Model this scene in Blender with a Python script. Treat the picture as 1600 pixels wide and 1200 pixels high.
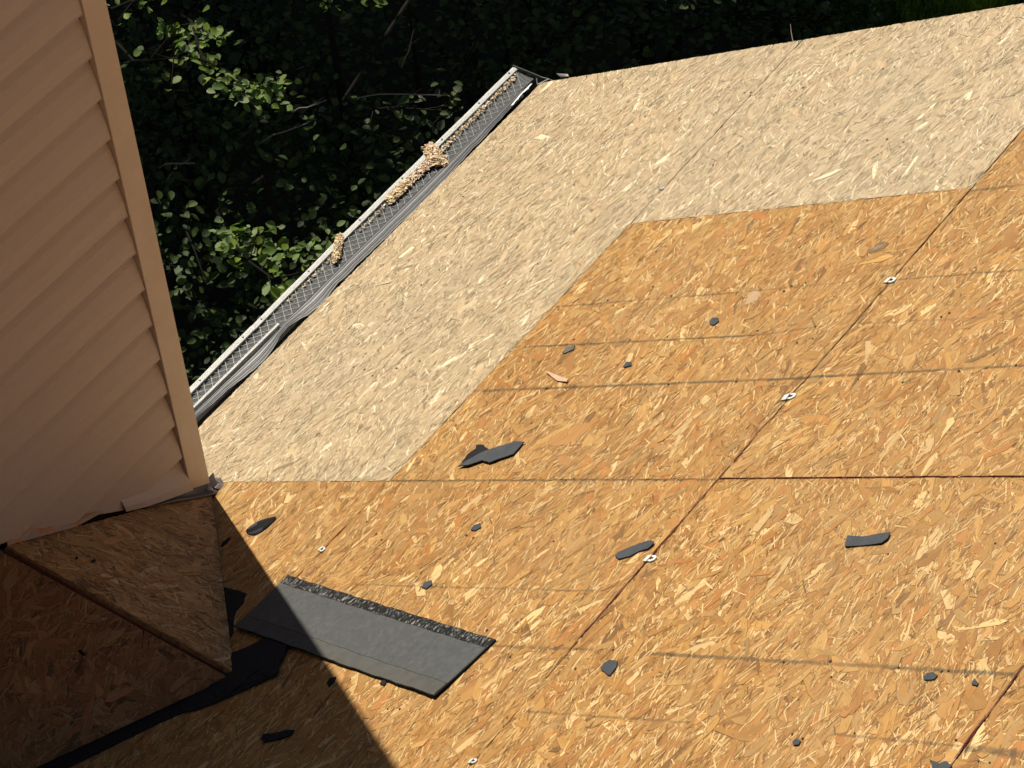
import bpy, bmesh, math, random
import numpy as np
from mathutils import Vector, Matrix

# ------------------------------------------------------------------ scene, camera, light
scene = bpy.context.scene
for o in list(bpy.data.objects):
    bpy.data.objects.remove(o)
COL = scene.collection

cam_d = bpy.data.cameras.new('camera')
cam = bpy.data.objects.new('camera', cam_d)
COL.objects.link(cam)
scene.camera = cam
R = ((0.5846, -0.8088, -0.0640), (-0.6245, -0.3982, -0.6719), (0.5180, 0.4328, -0.7378))  # rows: right, down, forward
m3 = Matrix(((R[0][0], -R[1][0], -R[2][0]), (R[0][1], -R[1][1], -R[2][1]), (R[0][2], -R[1][2], -R[2][2])))
q = m3.to_quaternion(); q.normalize()
cam.matrix_world = Matrix.Translation((-6.243, -4.4442, 6.365)) @ q.to_matrix().to_4x4()
cam_d.sensor_width = 36.0
cam_d.sensor_fit = 'HORIZONTAL'
cam_d.lens = 36.0 * 4606.7 / 1600.0
cam_d.clip_start = 0.1
cam_d.clip_end = 400.0

SUN_EL = math.radians(50.0)
SUN_AZ = math.radians(57.7)           # from +X towards +Y
world = bpy.data.worlds.new('World')
scene.world = world
world.use_nodes = True
wn = world.node_tree
bg = wn.nodes['Background']
sky = wn.nodes.new('ShaderNodeTexSky')
sky.sky_type = 'NISHITA'
sky.sun_disc = False
sky.sun_elevation = SUN_EL
sky.sun_rotation = math.pi / 2 - SUN_AZ
wn.links.new(sky.outputs['Color'], bg.inputs['Color'])
bg.inputs['Strength'].default_value = 0.05
sun_d = bpy.data.lights.new('sun', 'SUN')
sun_d.energy = 5.0
sun_d.angle = math.radians(0.5)
sun_d.color = (1.0, 0.93, 0.80)
sun = bpy.data.objects.new('sun', sun_d)
COL.objects.link(sun)
sdir = Vector((math.cos(SUN_AZ) * math.cos(SUN_EL), math.sin(SUN_AZ) * math.cos(SUN_EL), math.sin(SUN_EL)))
sun.rotation_euler = sdir.to_track_quat('Z', 'Y').to_euler()
sun.location = (6, 9, 12)

scene.render.engine = 'CYCLES'
scene.cycles.max_bounces = 8
scene.cycles.diffuse_bounces = 4
scene.view_settings.view_transform = 'Standard'
scene.view_settings.look = 'None'
scene.view_settings.gamma = 1.0
scene.view_settings.use_curve_mapping = False
scene.view_settings.exposure = 0.22

# ------------------------------------------------------------------ geometry frame of the roof
PITCH = math.radians(32.815)
CP, SP = math.cos(PITCH), math.sin(PITCH)
RN = Vector((0, SP, CP))
GROUND = -5.2

def rp(x, s, h=0.0):                       # x along the eave, s up the slope, h above the sheathing's top
    return Vector((x, -s * CP + h * SP, s * SP + h * CP))

# ------------------------------------------------------------------ object helpers
def tag(o, label=None, cat=None, group=None, kind=None):
    if label: o['label'] = label
    if cat: o['category'] = cat
    if group: o['group'] = group
    if kind: o['kind'] = kind
    return o

def empty(name, loc=(0, 0, 0)):
    o = bpy.data.objects.new(name, None)
    o.empty_display_size = 0.1
    COL.objects.link(o)
    o.location = loc
    return o

def link(name, me, mat, parent=None, smooth=False):
    o = bpy.data.objects.new(name, me)
    COL.objects.link(o)
    if mat is not None and len(me.materials) == 0:
        me.materials.append(mat)
    if smooth:
        me.polygons.foreach_set('use_smooth', [True] * len(me.polygons))
    if parent is not None:
        o.parent = parent
        if isinstance(parent, bpy.types.Object):
            pl = parent
            off = Vector((0, 0, 0))
            while pl is not None:
                off += pl.location
                pl = pl.parent
            me.transform(Matrix.Translation(-off))
    return o

def mesh(name, verts, faces, mat, parent=None, smooth=False):
    me = bpy.data.meshes.new(name)
    me.from_pydata([tuple(v) for v in verts], [], faces)
    me.update()
    return link(name, me, mat, parent, smooth)

def bm_obj(name, bm, mat, parent=None, smooth=False):
    bmesh.ops.recalc_face_normals(bm, faces=bm.faces[:])
    me = bpy.data.meshes.new(name)
    bm.to_mesh(me); bm.free()
    return link(name, me, mat, parent, smooth)

def add_prism(bm, top, bottom):
    a = [bm.verts.new(p) for p in top]
    b = [bm.verts.new(p) for p in bottom]
    bm.faces.new(a)
    bm.faces.new(b[::-1])
    n = len(a)
    for i in range(n):
        bm.faces.new([a[i], b[i], b[(i + 1) % n], a[(i + 1) % n]])

def add_box(bm, lo, hi):
    x0, y0, z0 = lo; x1, y1, z1 = hi
    add_prism(bm, [(x0, y0, z1), (x1, y0, z1), (x1, y1, z1), (x0, y1, z1)],
              [(x0, y0, z0), (x1, y0, z0), (x1, y1, z0), (x0, y1, z0)])

def add_tube(bm, pts, radii, n=6):
    rings = []
    for i, p in enumerate(pts):
        p = Vector(p)
        d = (Vector(pts[min(i + 1, len(pts) - 1)]) - Vector(pts[max(i - 1, 0)])).normalized()
        u = d.orthogonal().normalized(); w = d.cross(u)
        r = radii[i] if isinstance(radii, (list, tuple)) else radii
        rings.append([bm.verts.new(p + (u * math.cos(2 * math.pi * k / n) + w * math.sin(2 * math.pi * k / n)) * r) for k in range(n)])
    for a, b in zip(rings, rings[1:]):
        for k in range(n):
            bm.faces.new([a[k], a[(k + 1) % n], b[(k + 1) % n], b[k]])
    bm.faces.new(rings[0][::-1]); bm.faces.new(rings[-1])

# ------------------------------------------------------------------ material helpers
class NT:
    def __init__(self, name, rough=0.8, spec=0.3):
        self.m = bpy.data.materials.new(name)
        self.m.use_nodes = True
        self.t = self.m.node_tree
        self.b = self.t.nodes['Principled BSDF']
        self.b.inputs['Roughness'].default_value = rough
        self.b.inputs['Specular IOR Level'].default_value = spec
        self.g = None
    def n(self, t, **kw):
        nd = self.t.nodes.new(t)
        for k, v in kw.items(): setattr(nd, k, v)
        return nd
    def l(self, a, b): self.t.links.new(a, b)
    def math(self, op, a, b=None, c=None, clamp=False):
        nd = self.n('ShaderNodeMath', operation=op); nd.use_clamp = clamp
        for i, v in enumerate((a, b, c)):
            if v is None: continue
            if isinstance(v, (int, float)): nd.inputs[i].default_value = v
            else: self.l(v, nd.inputs[i])
        return nd.outputs[0]
    def pos(self):
        if self.g is None: self.g = self.n('ShaderNodeNewGeometry')
        return self.g.outputs['Position']
    def noise(self, vec, scale, detail=3.0, rough=0.55, dist=0.0):
        nd = self.n('ShaderNodeTexNoise')
        nd.inputs['Scale'].default_value = scale
        nd.inputs['Detail'].default_value = detail
        nd.inputs['Roughness'].default_value = rough
        nd.inputs['Distortion'].default_value = dist
        if vec is not None: self.l(vec, nd.inputs['Vector'])
        return nd.outputs['Fac']
    def mapping(self, vec, scale=(1, 1, 1), rot=(0, 0, 0)):
        nd = self.n('ShaderNodeMapping')
        nd.inputs['Scale'].default_value = scale
        nd.inputs['Rotation'].default_value = rot
        self.l(vec, nd.inputs['Vector'])
        return nd.outputs['Vector']
    def ramp(self, fac, stops):
        nd = self.n('ShaderNodeValToRGB')
        cr = nd.color_ramp
        while len(cr.elements) < len(stops): cr.elements.new(0.5)
        for e, (p, c) in zip(cr.elements, stops):
            e.position = p; e.color = (*c, 1)
        self.l(fac, nd.inputs['Fac'])
        return nd.outputs['Color']
    def mix(self, fac, a, b, mode='MIX'):
        nd = self.n('ShaderNodeMix', data_type='RGBA', blend_type=mode)
        for i, v in ((0, fac), (6, a), (7, b)):
            if isinstance(v, (int, float)): nd.inputs[i].default_value = v
            elif isinstance(v, tuple): nd.inputs[i].default_value = (*v, 1)
            else: self.l(v, nd.inputs[i])
        return nd.outputs[2]
    def range(self, v, a, b, c=0.0, d=1.0):
        nd = self.n('ShaderNodeMapRange')
        nd.inputs[1].default_value = a; nd.inputs[2].default_value = b
        nd.inputs[3].default_value = c; nd.inputs[4].default_value = d
        self.l(v, nd.inputs[0])
        return nd.outputs[0]
    def color(self, c):
        if isinstance(c, tuple): self.b.inputs['Base Color'].default_value = (*c, 1)
        else: self.l(c, self.b.inputs['Base Color'])
    def bump(self, h, strength=0.3, dist=0.002):
        nd = self.n('ShaderNodeBump')
        nd.inputs['Strength'].default_value = strength
        nd.inputs['Distance'].default_value = dist
        self.l(h, nd.inputs['Height'])
        self.l(nd.outputs['Normal'], self.b.inputs['Normal'])

# dark granule lines left by the old courses: (x0 at s0) -> (x1 at s1), strength, half width
LINES = [(-1.9576, 1.2426, -1.9545, 1.9449, .42, .0028), (-1.9545, 1.9449, -1.945, 2.3296, .28, .0025),
         (-1.9518, 2.458, -1.9496, 2.95, .45, .0028), (-2.1338, 1.2688, -2.1434, 2.1348, .62, .003),
         (-2.1434, 2.1348, -2.1214, 2.3526, .32, .003), (-2.12, 2.46, -2.131, 3.0, .25, .0028),
         (-2.3182, 1.2278, -2.323, 2.3144, .58, .0036), (-2.323, 2.3144, -2.3119, 3.1, .62, .0036),
         (-2.6838, 1.2393, -2.6872, 2.4295, .55, .003), (-3.0765, 1.4704, -3.0681, 2.3987, .36, .0024),
         (-3.2582, 2.1698, -3.2512, 2.503, .42, .0032), (-3.2525, 2.6835, -3.2511, 3.6584, .50, .0042),
         (-3.4469, 2.4483, -3.4396, 2.9484, .35, .0028), (-3.4387, 3.3296, -3.4405, 3.6463, .35, .003),
         (-3.4454, 3.6646, -3.46, 4.1, .5, .007), (-1.5949, 2.45, -1.5916, 2.80, .5, .004)]

def osb_material(name, lines, weathered=False, dust=0.0):
    t = NT(name, 0.62, 0.28)
    at = t.n('ShaderNodeAttribute', attribute_name='tint')
    uv = t.n('ShaderNodeUVMap', uv_map='grain')
    grain = t.noise(t.mapping(uv.outputs['UV'], (14, 420, 1)), 1.0, 3.0, 0.6, 0.3)
    col = t.mix(t.range(grain, .28, .72, .0, .62 if not weathered else .5), at.outputs['Color'],
                (0.24, 0.115, 0.032) if not weathered else (0.27, 0.21, 0.125), 'MIX')
    blot = t.noise(t.mapping(uv.outputs['UV'], (16, 90, 1)), 1.0, 3.0, .6)
    col = t.mix(t.range(blot, .40, .66, 0, .18), col, (0.62, 0.42, 0.18) if not weathered else (0.60, 0.48, 0.31))
    col = t.mix(0.80, at.outputs['Color'], col)
    fine = t.noise(t.pos(), 900.0, 2.0, .6)
    col = t.mix(t.range(fine, .60, .80, 0, .35), col, (0.10, 0.055, 0.022))
    big = t.noise(t.pos(), 2.2, 3.0, .6)
    col = t.mix(t.range(big, .35, .7, 0, .20), col, (0.30, 0.15, 0.048) if not weathered else (0.36, 0.29, 0.18))
    # grimy specks
    dn = t.noise(t.pos(), 34.0, 5.0, .7)
    col = t.mix(t.range(dn, .63, .80, 0, .45), col, (0.11, 0.07, 0.035))
    if lines:
        sep = t.n('ShaderNodeSeparateXYZ'); t.l(t.pos(), sep.inputs[0])
        X = sep.outputs[0]
        S = t.math('DIVIDE', sep.outputs[2], SP)
        wob = t.math('MULTIPLY', t.math('SUBTRACT', t.noise(t.pos(), 22.0, 5.0, .7), .5), .013)
        patch = t.range(t.noise(t.pos(), 11.0, 4.0, .7), .30, .50, .25, 1.0)
        speck = t.range(t.noise(t.pos(), 420.0, 2.0, .5), .34, .50, .35, 1.0)
        Xw = t.math('ADD', X, wob)
        acc = None
        for (x0, s0, x1, s1, st, w) in LINES:
            k = (x1 - x0) / (s1 - s0)
            d = t.math('ABSOLUTE', t.math('SUBTRACT', Xw, t.math('MULTIPLY_ADD', S, k, x0 - k * s0)))
            f = t.math('MULTIPLY', t.range(d, w * .6, w * 1.9, min(1, st * 1.45), 0.0), t.math('GREATER_THAN', S, s0))
            f = t.math('MULTIPLY', f, t.math('LESS_THAN', S, s1))
            acc = f if acc is None else t.math('MAXIMUM', acc, f)
        acc = t.math('MULTIPLY', t.math('MULTIPLY', acc, patch), speck)
        col = t.mix(acc, col, (0.050, 0.038, 0.022))
    if weathered:
        wz = t.noise(t.pos(), 1.1, 4.0, .6); wz2 = t.noise(t.mapping(t.pos(), (2, 9, 9)), 1.0, 5.0, .7)
        col = t.mix(t.range(wz, .45, .65, 0, .30), col, t.mix(.5, col, (0.36, 0.31, 0.235)))
        col = t.mix(t.range(wz2, .52, .72, 0, .16), col, (0.27, 0.235, 0.175))
    else:
        wz = t.noise(t.pos(), 1.6, 5.0, .65)
        col = t.mix(t.range(wz, .45, .68, 0, .26), col, (0.36, 0.225, 0.10))
    if lines:
        edge = t.math('ABSOLUTE', t.math('SUBTRACT', S, t.math('MULTIPLY_ADD', X, .0122, 2.4500 + 1.582 * .0122)))
        f1 = t.math('MULTIPLY', t.range(edge, .0026, .0046, 1, 0), t.math('MULTIPLY', t.range(X, -2.3, -2.75, .35, 1.0), t.range(X, -3.36, -3.22, 0.0, 1.0)))
        f2 = t.math('MULTIPLY', t.range(t.math('ABSOLUTE', t.math('SUBTRACT', X, -2.684)), .0024, .0042, 1, 0), t.math('GREATER_THAN', S, 2.44))
        f3 = t.range(t.math('ABSOLUTE', t.math('SUBTRACT', S, 3.661)), .0024, .0046, 1, 0)
        pf = t.math('MULTIPLY', t.math('MAXIMUM', f1, t.math('MAXIMUM', f2, f3)), t.range(t.noise(t.pos(), 14.0, 4.0, .7), .34, .50, .25, 1.0))
        col = t.mix(pf, col, (0.085, 0.012, 0.010))
    t.color(col)
    t.bump(grain, 0.35, 0.0006)
    return t.m

M_OSB = osb_material('oriented strand board', True)
M_OSBW = osb_material('weathered strand board', False, True)
M_OSBC = osb_material('cricket strand board', False)

def simple(name, c, rough=.7, spec=.3, metal=0.0, nscale=None, namt=.3, c2=None, bump=None):
    t = NT(name, rough, spec)
    t.b.inputs['Metallic'].default_value = metal
    if nscale:
        f = t.noise(t.pos(), nscale, 5.0, .65)
        t.color(t.mix(t.range(f, .35, .68, 0, namt), c, c2 or tuple(x * .5 for x in c)))
        if bump: t.bump(f, bump, .002)
    else:
        t.color(c)
    return t.m

# ================================================================== STRAND BOARD
def inside_push(P, poly):
    """push 2-D points into a convex polygon"""
    n = len(poly)
    area = sum(poly[i][0] * poly[(i + 1) % n][1] - poly[(i + 1) % n][0] * poly[i][1] for i in range(n))
    pl = poly if area > 0 else poly[::-1]
    for _ in range(2):
        for i in range(n):
            a = np.array(pl[i]); b = np.array(pl[(i + 1) % n])
            e = b - a; nn = np.array([-e[1], e[0]]) / np.hypot(*e)
            d = (P - a) @ nn
            m = d < 0
            P[m] -= nn * d[m][:, None]
    return P

def in_poly(P, poly, margin=0.0):
    n = len(poly)
    area = sum(poly[i][0] * poly[(i + 1) % n][1] - poly[(i + 1) % n][0] * poly[i][1] for i in range(n))
    pl = poly if area > 0 else poly[::-1]
    ok = np.ones(len(P), bool)
    for i in range(n):
        a = np.array(pl[i]); b = np.array(pl[(i + 1) % n])
        e = b - a; nn = np.array([-e[1], e[0]]) / np.hypot(*e)
        ok &= ((P - a) @ nn) > -margin
    return ok

PAL_NEW = [((0.445, 0.235, 0.064), 30), ((0.380, 0.178, 0.042), 28), ((0.510, 0.295, 0.095), 22), ((0.315, 0.135, 0.031), 14),
           ((0.76, 0.54, 0.250), 7), ((0.13, 0.058, 0.018), 4), ((0.41, 0.155, 0.032), 8), ((0.36, 0.220, 0.080), 10)]
PAL_OLD = [((0.515, 0.378, 0.220), 34), ((0.475, 0.345, 0.198), 30), ((0.555, 0.415, 0.252), 20), ((0.435, 0.312, 0.178), 14),
           ((0.88, 0.74, 0.50), 5), ((0.19, 0.135, 0.075), 2), ((0.52, 0.345, 0.180), 7)]
PAL_CRK = [((0.50, 0.255, 0.092), 30), ((0.43, 0.200, 0.066), 26), ((0.57, 0.315, 0.122), 20), ((0.34, 0.145, 0.045), 16),
           ((0.64, 0.42, 0.20), 8), ((0.10, 0.042, 0.016), 6)]
PAL_RED = [((0.46, 0.180, 0.068), 30), ((0.39, 0.145, 0.052), 26), ((0.53, 0.235, 0.090), 16), ((0.31, 0.110, 0.040), 16),
           ((0.56, 0.31, 0.13), 7), ((0.09, 0.036, 0.018), 5)]

def strands(parent, poly, frame, pal, seed, density, axis=0.0, spread=34.0, mat=None, scale=1.0, extra=(), keep=None, top=0.0):
    """loose wood strands pressed into the face of a board: thin overlapping flakes with their own tilt and height"""
    rng = np.random.default_rng(seed)
    P = np.array(poly)
    lo, hi = P.min(0) - .03, P.max(0) + .03
    area = (hi[0] - lo[0]) * (hi[1] - lo[1])
    n = int(area * density)
    c = rng.uniform(lo, hi, (n, 2))
    ok = in_poly(c, poly, -.003)
    if keep is not None: ok &= keep(c)
    c = c[ok]; n = len(c)
    kind = rng.random(n)
    old = pal is PAL_OLD
    big = kind < (.05 if old else .11); mid = (kind >= (.05 if old else .11)) & (kind < (.30 if old else .36)); crack_shade = kind > .91  # dark slivers for voids, with shadows of lifted strands put into their colour
    L = np.where(big, rng.uniform(.055, .135, n), np.where(mid, rng.uniform(.028, .085, n), rng.uniform(.012, .065, n))) * scale
    W = np.where(big, rng.uniform(.013, .034, n), np.where(mid, rng.uniform(.005, .014, n), rng.uniform(.0012, .0042, n))) * scale
    L = np.where(crack_shade, rng.uniform(.004, .026, n), L); W = np.where(crack_shade, rng.uniform(.0007, .0015, n), W)
    ang = np.radians(axis + rng.normal(0, np.where(big, spread * 1.3, spread), n) + 14 * np.sin(c[:, 0] * 5.1 + seed) * np.sin(c[:, 1] * 6.3 + 2))
    wild = rng.random(n) < .07
    ang = np.where(wild, rng.uniform(0, math.pi, n), ang)
    ca, sa = np.cos(ang), np.sin(ang)
    # 8-gon outline: splintered ends
    base_u = np.array([-.5, -.36, 0.0, .38, .5, .34, .02, -.40])
    base_v = np.array([-.12, -.5, -.5, -.44, .10, .5, .5, .42])
    u = base_u[None] + rng.uniform(-.10, .10, (n, 8)); v = base_v[None] + rng.uniform(-.16, .16, (n, 8))
    slant = rng.uniform(-.5, .5, n)
    lu = u * L[:, None] + v * W[:, None] * slant[:, None]; lv = v * W[:, None]
    bow = rng.uniform(-.03, .03, n)
    lv = lv + bow[:, None] * (u ** 2) * L[:, None]
    x = c[:, 0:1] + lu * ca[:, None] - lv * sa[:, None]
    y = c[:, 1:2] + lu * sa[:, None] + lv * ca[:, None]
    h0 = np.where(big, rng.uniform(.0004, .0018, n), np.where(mid, rng.uniform(.0004, .0016, n), rng.uniform(.0008, .0020, n)))
    tilt = rng.normal(0, .035, n); tl = rng.normal(0, .010, n)
    h = h0[:, None] + np.clip(tilt[:, None] * lv, -.0008, .0008) + np.clip(tl[:, None] * lu, -.0007, .0007)
    h = np.maximum(h, .00012) + top
    cols = np.array([p[0] for p in pal]); wts = np.array([p[1] for p in pal], float)
    ci = rng.choice(len(pal), n, p=wts / wts.sum())
    col = cols[ci] * (rng.uniform(.76, 1.20, (n, 1)) if pal is not PAL_OLD else rng.uniform(.88, 1.12, (n, 1))) * rng.uniform(.97, 1.03, (n, 3))
    small = ~(big | mid | crack_shade)
    lightn = small & (rng.random(n) < (.34 if old else .46))
    col[lightn] = cols[4] * rng.uniform(.85, 1.12, (lightn.sum(), 1))
    darkn = small & (rng.random(n) < .13)
    col[darkn] = cols[5] * rng.uniform(.45, .95, (darkn.sum(), 1))
    h = np.where(crack_shade[:, None], .0021 + top, h)
    col[crack_shade] = cols[5] * rng.uniform(.7, 1.9, (crack_shade.sum(), 1))
    rim = np.where(big | mid)[0]  # darker outline beneath larger strands: gap and shadow line drawn as colour
    grow = rng.uniform(.0004, .0011, len(rim)); off = rng.uniform(-.0006, .0006, (len(rim), 2))
    gu = np.sign(u[rim]) * grow[:, None] + lu[rim]; gv = np.sign(v[rim]) * grow[:, None] + lv[rim]
    rx = c[rim, 0:1] + off[:, :1] + gu * ca[rim, None] - gv * sa[rim, None]
    ry = c[rim, 1:2] + off[:, 1:] + gu * sa[rim, None] + gv * ca[rim, None]
    x = np.vstack([x, rx]); y = np.vstack([y, ry]); h = np.vstack([h, np.maximum(h[rim] - .00007, top + .00006)])
    rc = cols[5] * rng.uniform(.9, 2.4, (len(rim), 1)) if pal is not PAL_OLD else cols[5] * rng.uniform(1.3, 2.3, (len(rim), 1))
    col = np.vstack([col, rc]); lu = np.vstack([lu, lu[rim]]); lv = np.vstack([lv, lv[rim]]); n += len(rim)
    pts = np.stack([x, y], -1).reshape(-1, 2)
    pts = inside_push(pts, poly)
    O, U, V, N = [np.array(a) for a in frame]
    W3 = O + pts[:, :1] * U + pts[:, 1:] * V + h.reshape(-1, 1) * N
    guv = np.stack([lu + rng.uniform(0, 50, (n, 1)), lv + rng.uniform(0, 50, (n, 1))], -1).reshape(-1, 2)
    colv = np.repeat(col, 8, 0)
    for (poly2, cc, hh) in extra:                # a few broad strands one can pick out
        q2 = np.array(poly2 + [poly2[-1]] * (8 - len(poly2)))[:8]
        W3 = np.vstack([W3, O + q2[:, :1] * U + q2[:, 1:] * V + hh * N])
        guv = np.vstack([guv, q2]); colv = np.vstack([colv, np.tile(cc, (8, 1))]); n += 1
    me = bpy.data.meshes.new('wood_strands')
    me.vertices.add(n * 8); me.vertices.foreach_set('co', W3.ravel())
    me.loops.add(n * 8); me.loops.foreach_set('vertex_index', np.arange(n * 8))
    me.polygons.add(n)
    me.polygons.foreach_set('loop_start', np.arange(n) * 8)
    me.update(calc_edges=True)
    ul = me.uv_layers.new(name='grain'); ul.data.foreach_set('uv', guv.ravel())
    ca_ = me.color_attributes.new('tint', 'FLOAT_COLOR', 'POINT')
    ca_.data.foreach_set('color', np.hstack([colv, np.ones((n * 8, 1))]).ravel())
    o = link('wood_strands', me, mat, parent)
    tag(o, kind='stuff')
    return o

M_BASE = None
def base_board_mat(name, c, c2, c3):
    t = NT(name, .75, .2)
    p = t.pos()
    v1 = t.n('ShaderNodeTexVoronoi'); v1.inputs['Scale'].default_value = 1.0
    t.l(t.mapping(p, (22, 90, 90), (0, 0, .35)), v1.inputs['Vector'])
    v2 = t.n('ShaderNodeTexVoronoi'); v2.inputs['Scale'].default_value = 1.0
    t.l(t.mapping(p, (26, 110, 110), (0, 0, -.45)), v2.inputs['Vector'])
    s1 = t.n('ShaderNodeSeparateColor'); t.l(v1.outputs['Color'], s1.inputs[0])
    s2 = t.n('ShaderNodeSeparateColor'); t.l(v2.outputs['Color'], s2.inputs[0])
    a = t.ramp(s1.outputs[0], [(0, c), (.5, c2), (1, c3)])
    b = t.ramp(s2.outputs[1], [(0, c2), (.5, c3), (1, c)])
    t.color(t.mix(t.math('GREATER_THAN', s2.outputs[0], .5), a, b))
    return t.m
M_BASEN = base_board_mat('strand board ground', (0.30, 0.14, .04), (0.42, 0.21, .06), (0.55, 0.33, .13))
M_BASEO = base_board_mat('weathered board ground', (0.30, 0.225, .13), (0.40, 0.31, .18), (0.48, 0.38, .23))
M_BASEC = base_board_mat('cricket board ground', (0.20, 0.09, .03), (0.28, 0.14, .05), (0.36, 0.19, .08))
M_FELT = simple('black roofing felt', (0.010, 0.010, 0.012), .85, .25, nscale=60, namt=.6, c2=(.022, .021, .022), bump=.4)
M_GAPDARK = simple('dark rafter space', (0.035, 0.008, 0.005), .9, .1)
M_WOOD = simple('rafter timber', (0.16, 0.055, 0.030), .8, .2, nscale=18, namt=.5)
M_TRIM = simple('painted trim', (0.62, 0.60, 0.56), .5, .4, nscale=8, namt=.12)

# ------------------------------------------------------------------ roof (deck of boards, fascia, walls below)
roof = empty('house_roof', (-3.6, 0.0, -0.25))
tag(roof, 'steep roof stripped bare to its orange and weathered tan strand boards, beside the tan clad chimney', 'roof')
TH = 0.0115
XR = -0.6835
def eave(x): return 0.0775 + (x + 1.55) * (-0.012) - (0.020 * max(0, (x + 1.0)) / .33)

def board(poly, weathered, seed, density, extra=(), keep=None, mean=-3.0, label=None, subs=None):
    bm = bmesh.new()
    jit = random.Random(seed)
    dense = []                                   # roughen the cut edges a little
    n = len(poly)
    for i in range(n):
        a, b = poly[i], poly[(i + 1) % n]
        k = max(1, int(math.dist(a, b) / .05))
        for j in range(k):
            f = j / k
            e = 0 if j == 0 else jit.uniform(-.0005, .0005)
            dense.append((a[0] + (b[0] - a[0]) * f + e, a[1] + (b[1] - a[1]) * f + e))
    top = [rp(x, s, 0) for x, s in dense]; bot = [rp(x, s, -TH) for x, s in dense]
    add_prism(bm, top, bot)
    o = bm_obj('sheathing_panel', bm, M_BASEO if weathered else M_BASEN, roof)
    if label: o['label'] = label
    if density:
        fr = (rp(0, 0), Vector((1, 0, 0)), rp(0, 1) - rp(0, 0), RN)
        for k_, sp in enumerate(subs or [poly]):
            strands(o, sp, fr, PAL_OLD if weathered else PAL_NEW, seed + 50 * k_, density, mean + 6 * math.sin(seed * 2.3), 26, M_OSBW if weathered else M_OSB,
                    1.0 if not weathered else .86, extra if k_ == 0 else (), keep)
    return o

g = 0.0015
def vis(c):      # the stretch of roof near the chimney that is seen closely
    return (c[:, 0] > -4.4) & (c[:, 1] < 4.5)
EX1 = [([(-2.5478, 1.7253), (-2.5107, 1.7236), (-2.4725, 1.7784), (-2.4641, 1.8252), (-2.5012, 1.8337), (-2.5377, 1.823), (-2.5586, 1.7705)], (0.42, .20, .062), .0022),
       ([(-2.5984, 1.8125), (-2.5915, 1.8347), (-2.6115, 1.8801), (-2.6355, 1.88), (-2.623, 1.8388)], (0.40, .19, .06), .0022),
       ([(-2.0138, 2.0021), (-1.9703, 1.9799), (-1.9528, 1.9889), (-1.9633, 2.0193), (-1.9954, 2.0304)], (.50, .36, .22), .0024)]
def knot(cx, cy, r, col, a=0.0, asp=1.5):
    return ([(cx + r * asp * math.cos(t) * math.cos(a) - r * math.sin(t) * math.sin(a), cy + r * asp * math.cos(t) * math.sin(a) + r * math.sin(t) * math.cos(a))
             for t in [i * math.pi / 4 for i in range(8)]], col, .0024)
EX2 = [knot(-1.808, 2.300, .021, (.085, .07, .05), 1.2, 1.5), knot(-1.808, 2.300, .011, (.20, .17, .13), 1.2, 1.3)]
EX2[1] = (EX2[1][0], EX2[1][1], .0028)
EX3 = [knot(-3.0532, 2.6425, .0055, (.08, .045, .02), .6, 1.8), knot(-2.892, 2.607, .006, (.07, .045, .03), .4, 1.5), knot(-3.20, 3.41, .004, (.05, .03, .015)), knot(-3.262, 3.545, .0042, (.05, .03, .015))]
for _k in EX3: pass
s3, s4, s5 = 3.661, 4.88, 6.0
J1, J2 = -1.582, -2.684
def L2(x): return 1.2315 - (x - J2) * .00875 if x > J2 else 1.2315 + (x - J2) * .0165
def L3(x): return 2.4500 + (x + 1.582) * .0122
G3 = g + .0008
D = 17500
# row 0 at the eave
board([(XR, eave(XR)), (XR, L2(XR) - g), (J2 + .001, L2(J2) - g), (J2 + .001, eave(J2))][::-1], True, 11, D * 1.15,
      label='weathered tan board along the eave, from the gutter end to the chimney corner')
board([(J2 - .001, eave(J2)), (J2 - .001, L2(J2) - g), (-5.12, L2(-5.12) - g), (-5.12, eave(-5.12))][::-1], False, 12, D, keep=vis)
board([(-5.124, eave(-5.1)), (-5.124, 1.19 - g), (-8, 1.19 - g), (-8, eave(-8))][::-1], False, 13, 0)
# row 1
board([(XR, L2(XR) + g), (XR, L3(XR) - G3), (J1 + .001, L3(J1) - G3), (J1 + .001, L2(J1) + g)][::-1], True, 14, D * 1.15,
      label='weathered tan board at the rake edge in the second row')
board([(J1 - .001, L2(J1) + g), (J1 - .001, L3(J1) - G3), (J2, L3(J2) - G3 + .0006), (-4.02, L3(-4.02) + .0008), (-4.02, L2(-4.02) + g), (J2, L2(J2) + g)][::-1], False, 15, D, EX1,
      subs=[[(J1 - .001, L2(J1) + g), (J1 - .001, L3(J1) - G3), (J2, L3(J2) - G3), (J2, L2(J2) + g)], [(J2, L2(J2) + g), (J2, L3(J2) - G3), (-4.02, L3(-4.02) + .0008), (-4.02, L2(-4.02) + g)]])
board([(-4.024, L2(-4.02) + g), (-4.024, L3(-4.02) - G3), (-6.46, L3(-6.46) - G3), (-6.46, 1.195)][::-1], False, 16, D * .5, keep=vis)
# row 2
board([(XR, L3(XR) + G3), (XR, s3 - g), (J2 + .0018, s3 - g), (J2 + .0018, L3(J2) + G3)][::-1], False, 17, D, EX2)
board([(J2 - .0018, L3(J2) + G3), (J2 - .0018, s3 - g), (-5.12, s3 - g), (-5.12, L3(-5.12) + .0016)][::-1], False, 18, D, EX3, keep=vis)
board([(-5.124, L3(-5.12) + G3), (-5.124, s3 - g), (-8, s3 - g), (-8, L3(-8) + G3)][::-1], False, 19, 0)
board([(-6.464, 1.198), (-6.464, L3(-6.46) - G3), (-8, L3(-8) - G3), (-8, 1.198)][::-1], False, 20, 0)
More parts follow.
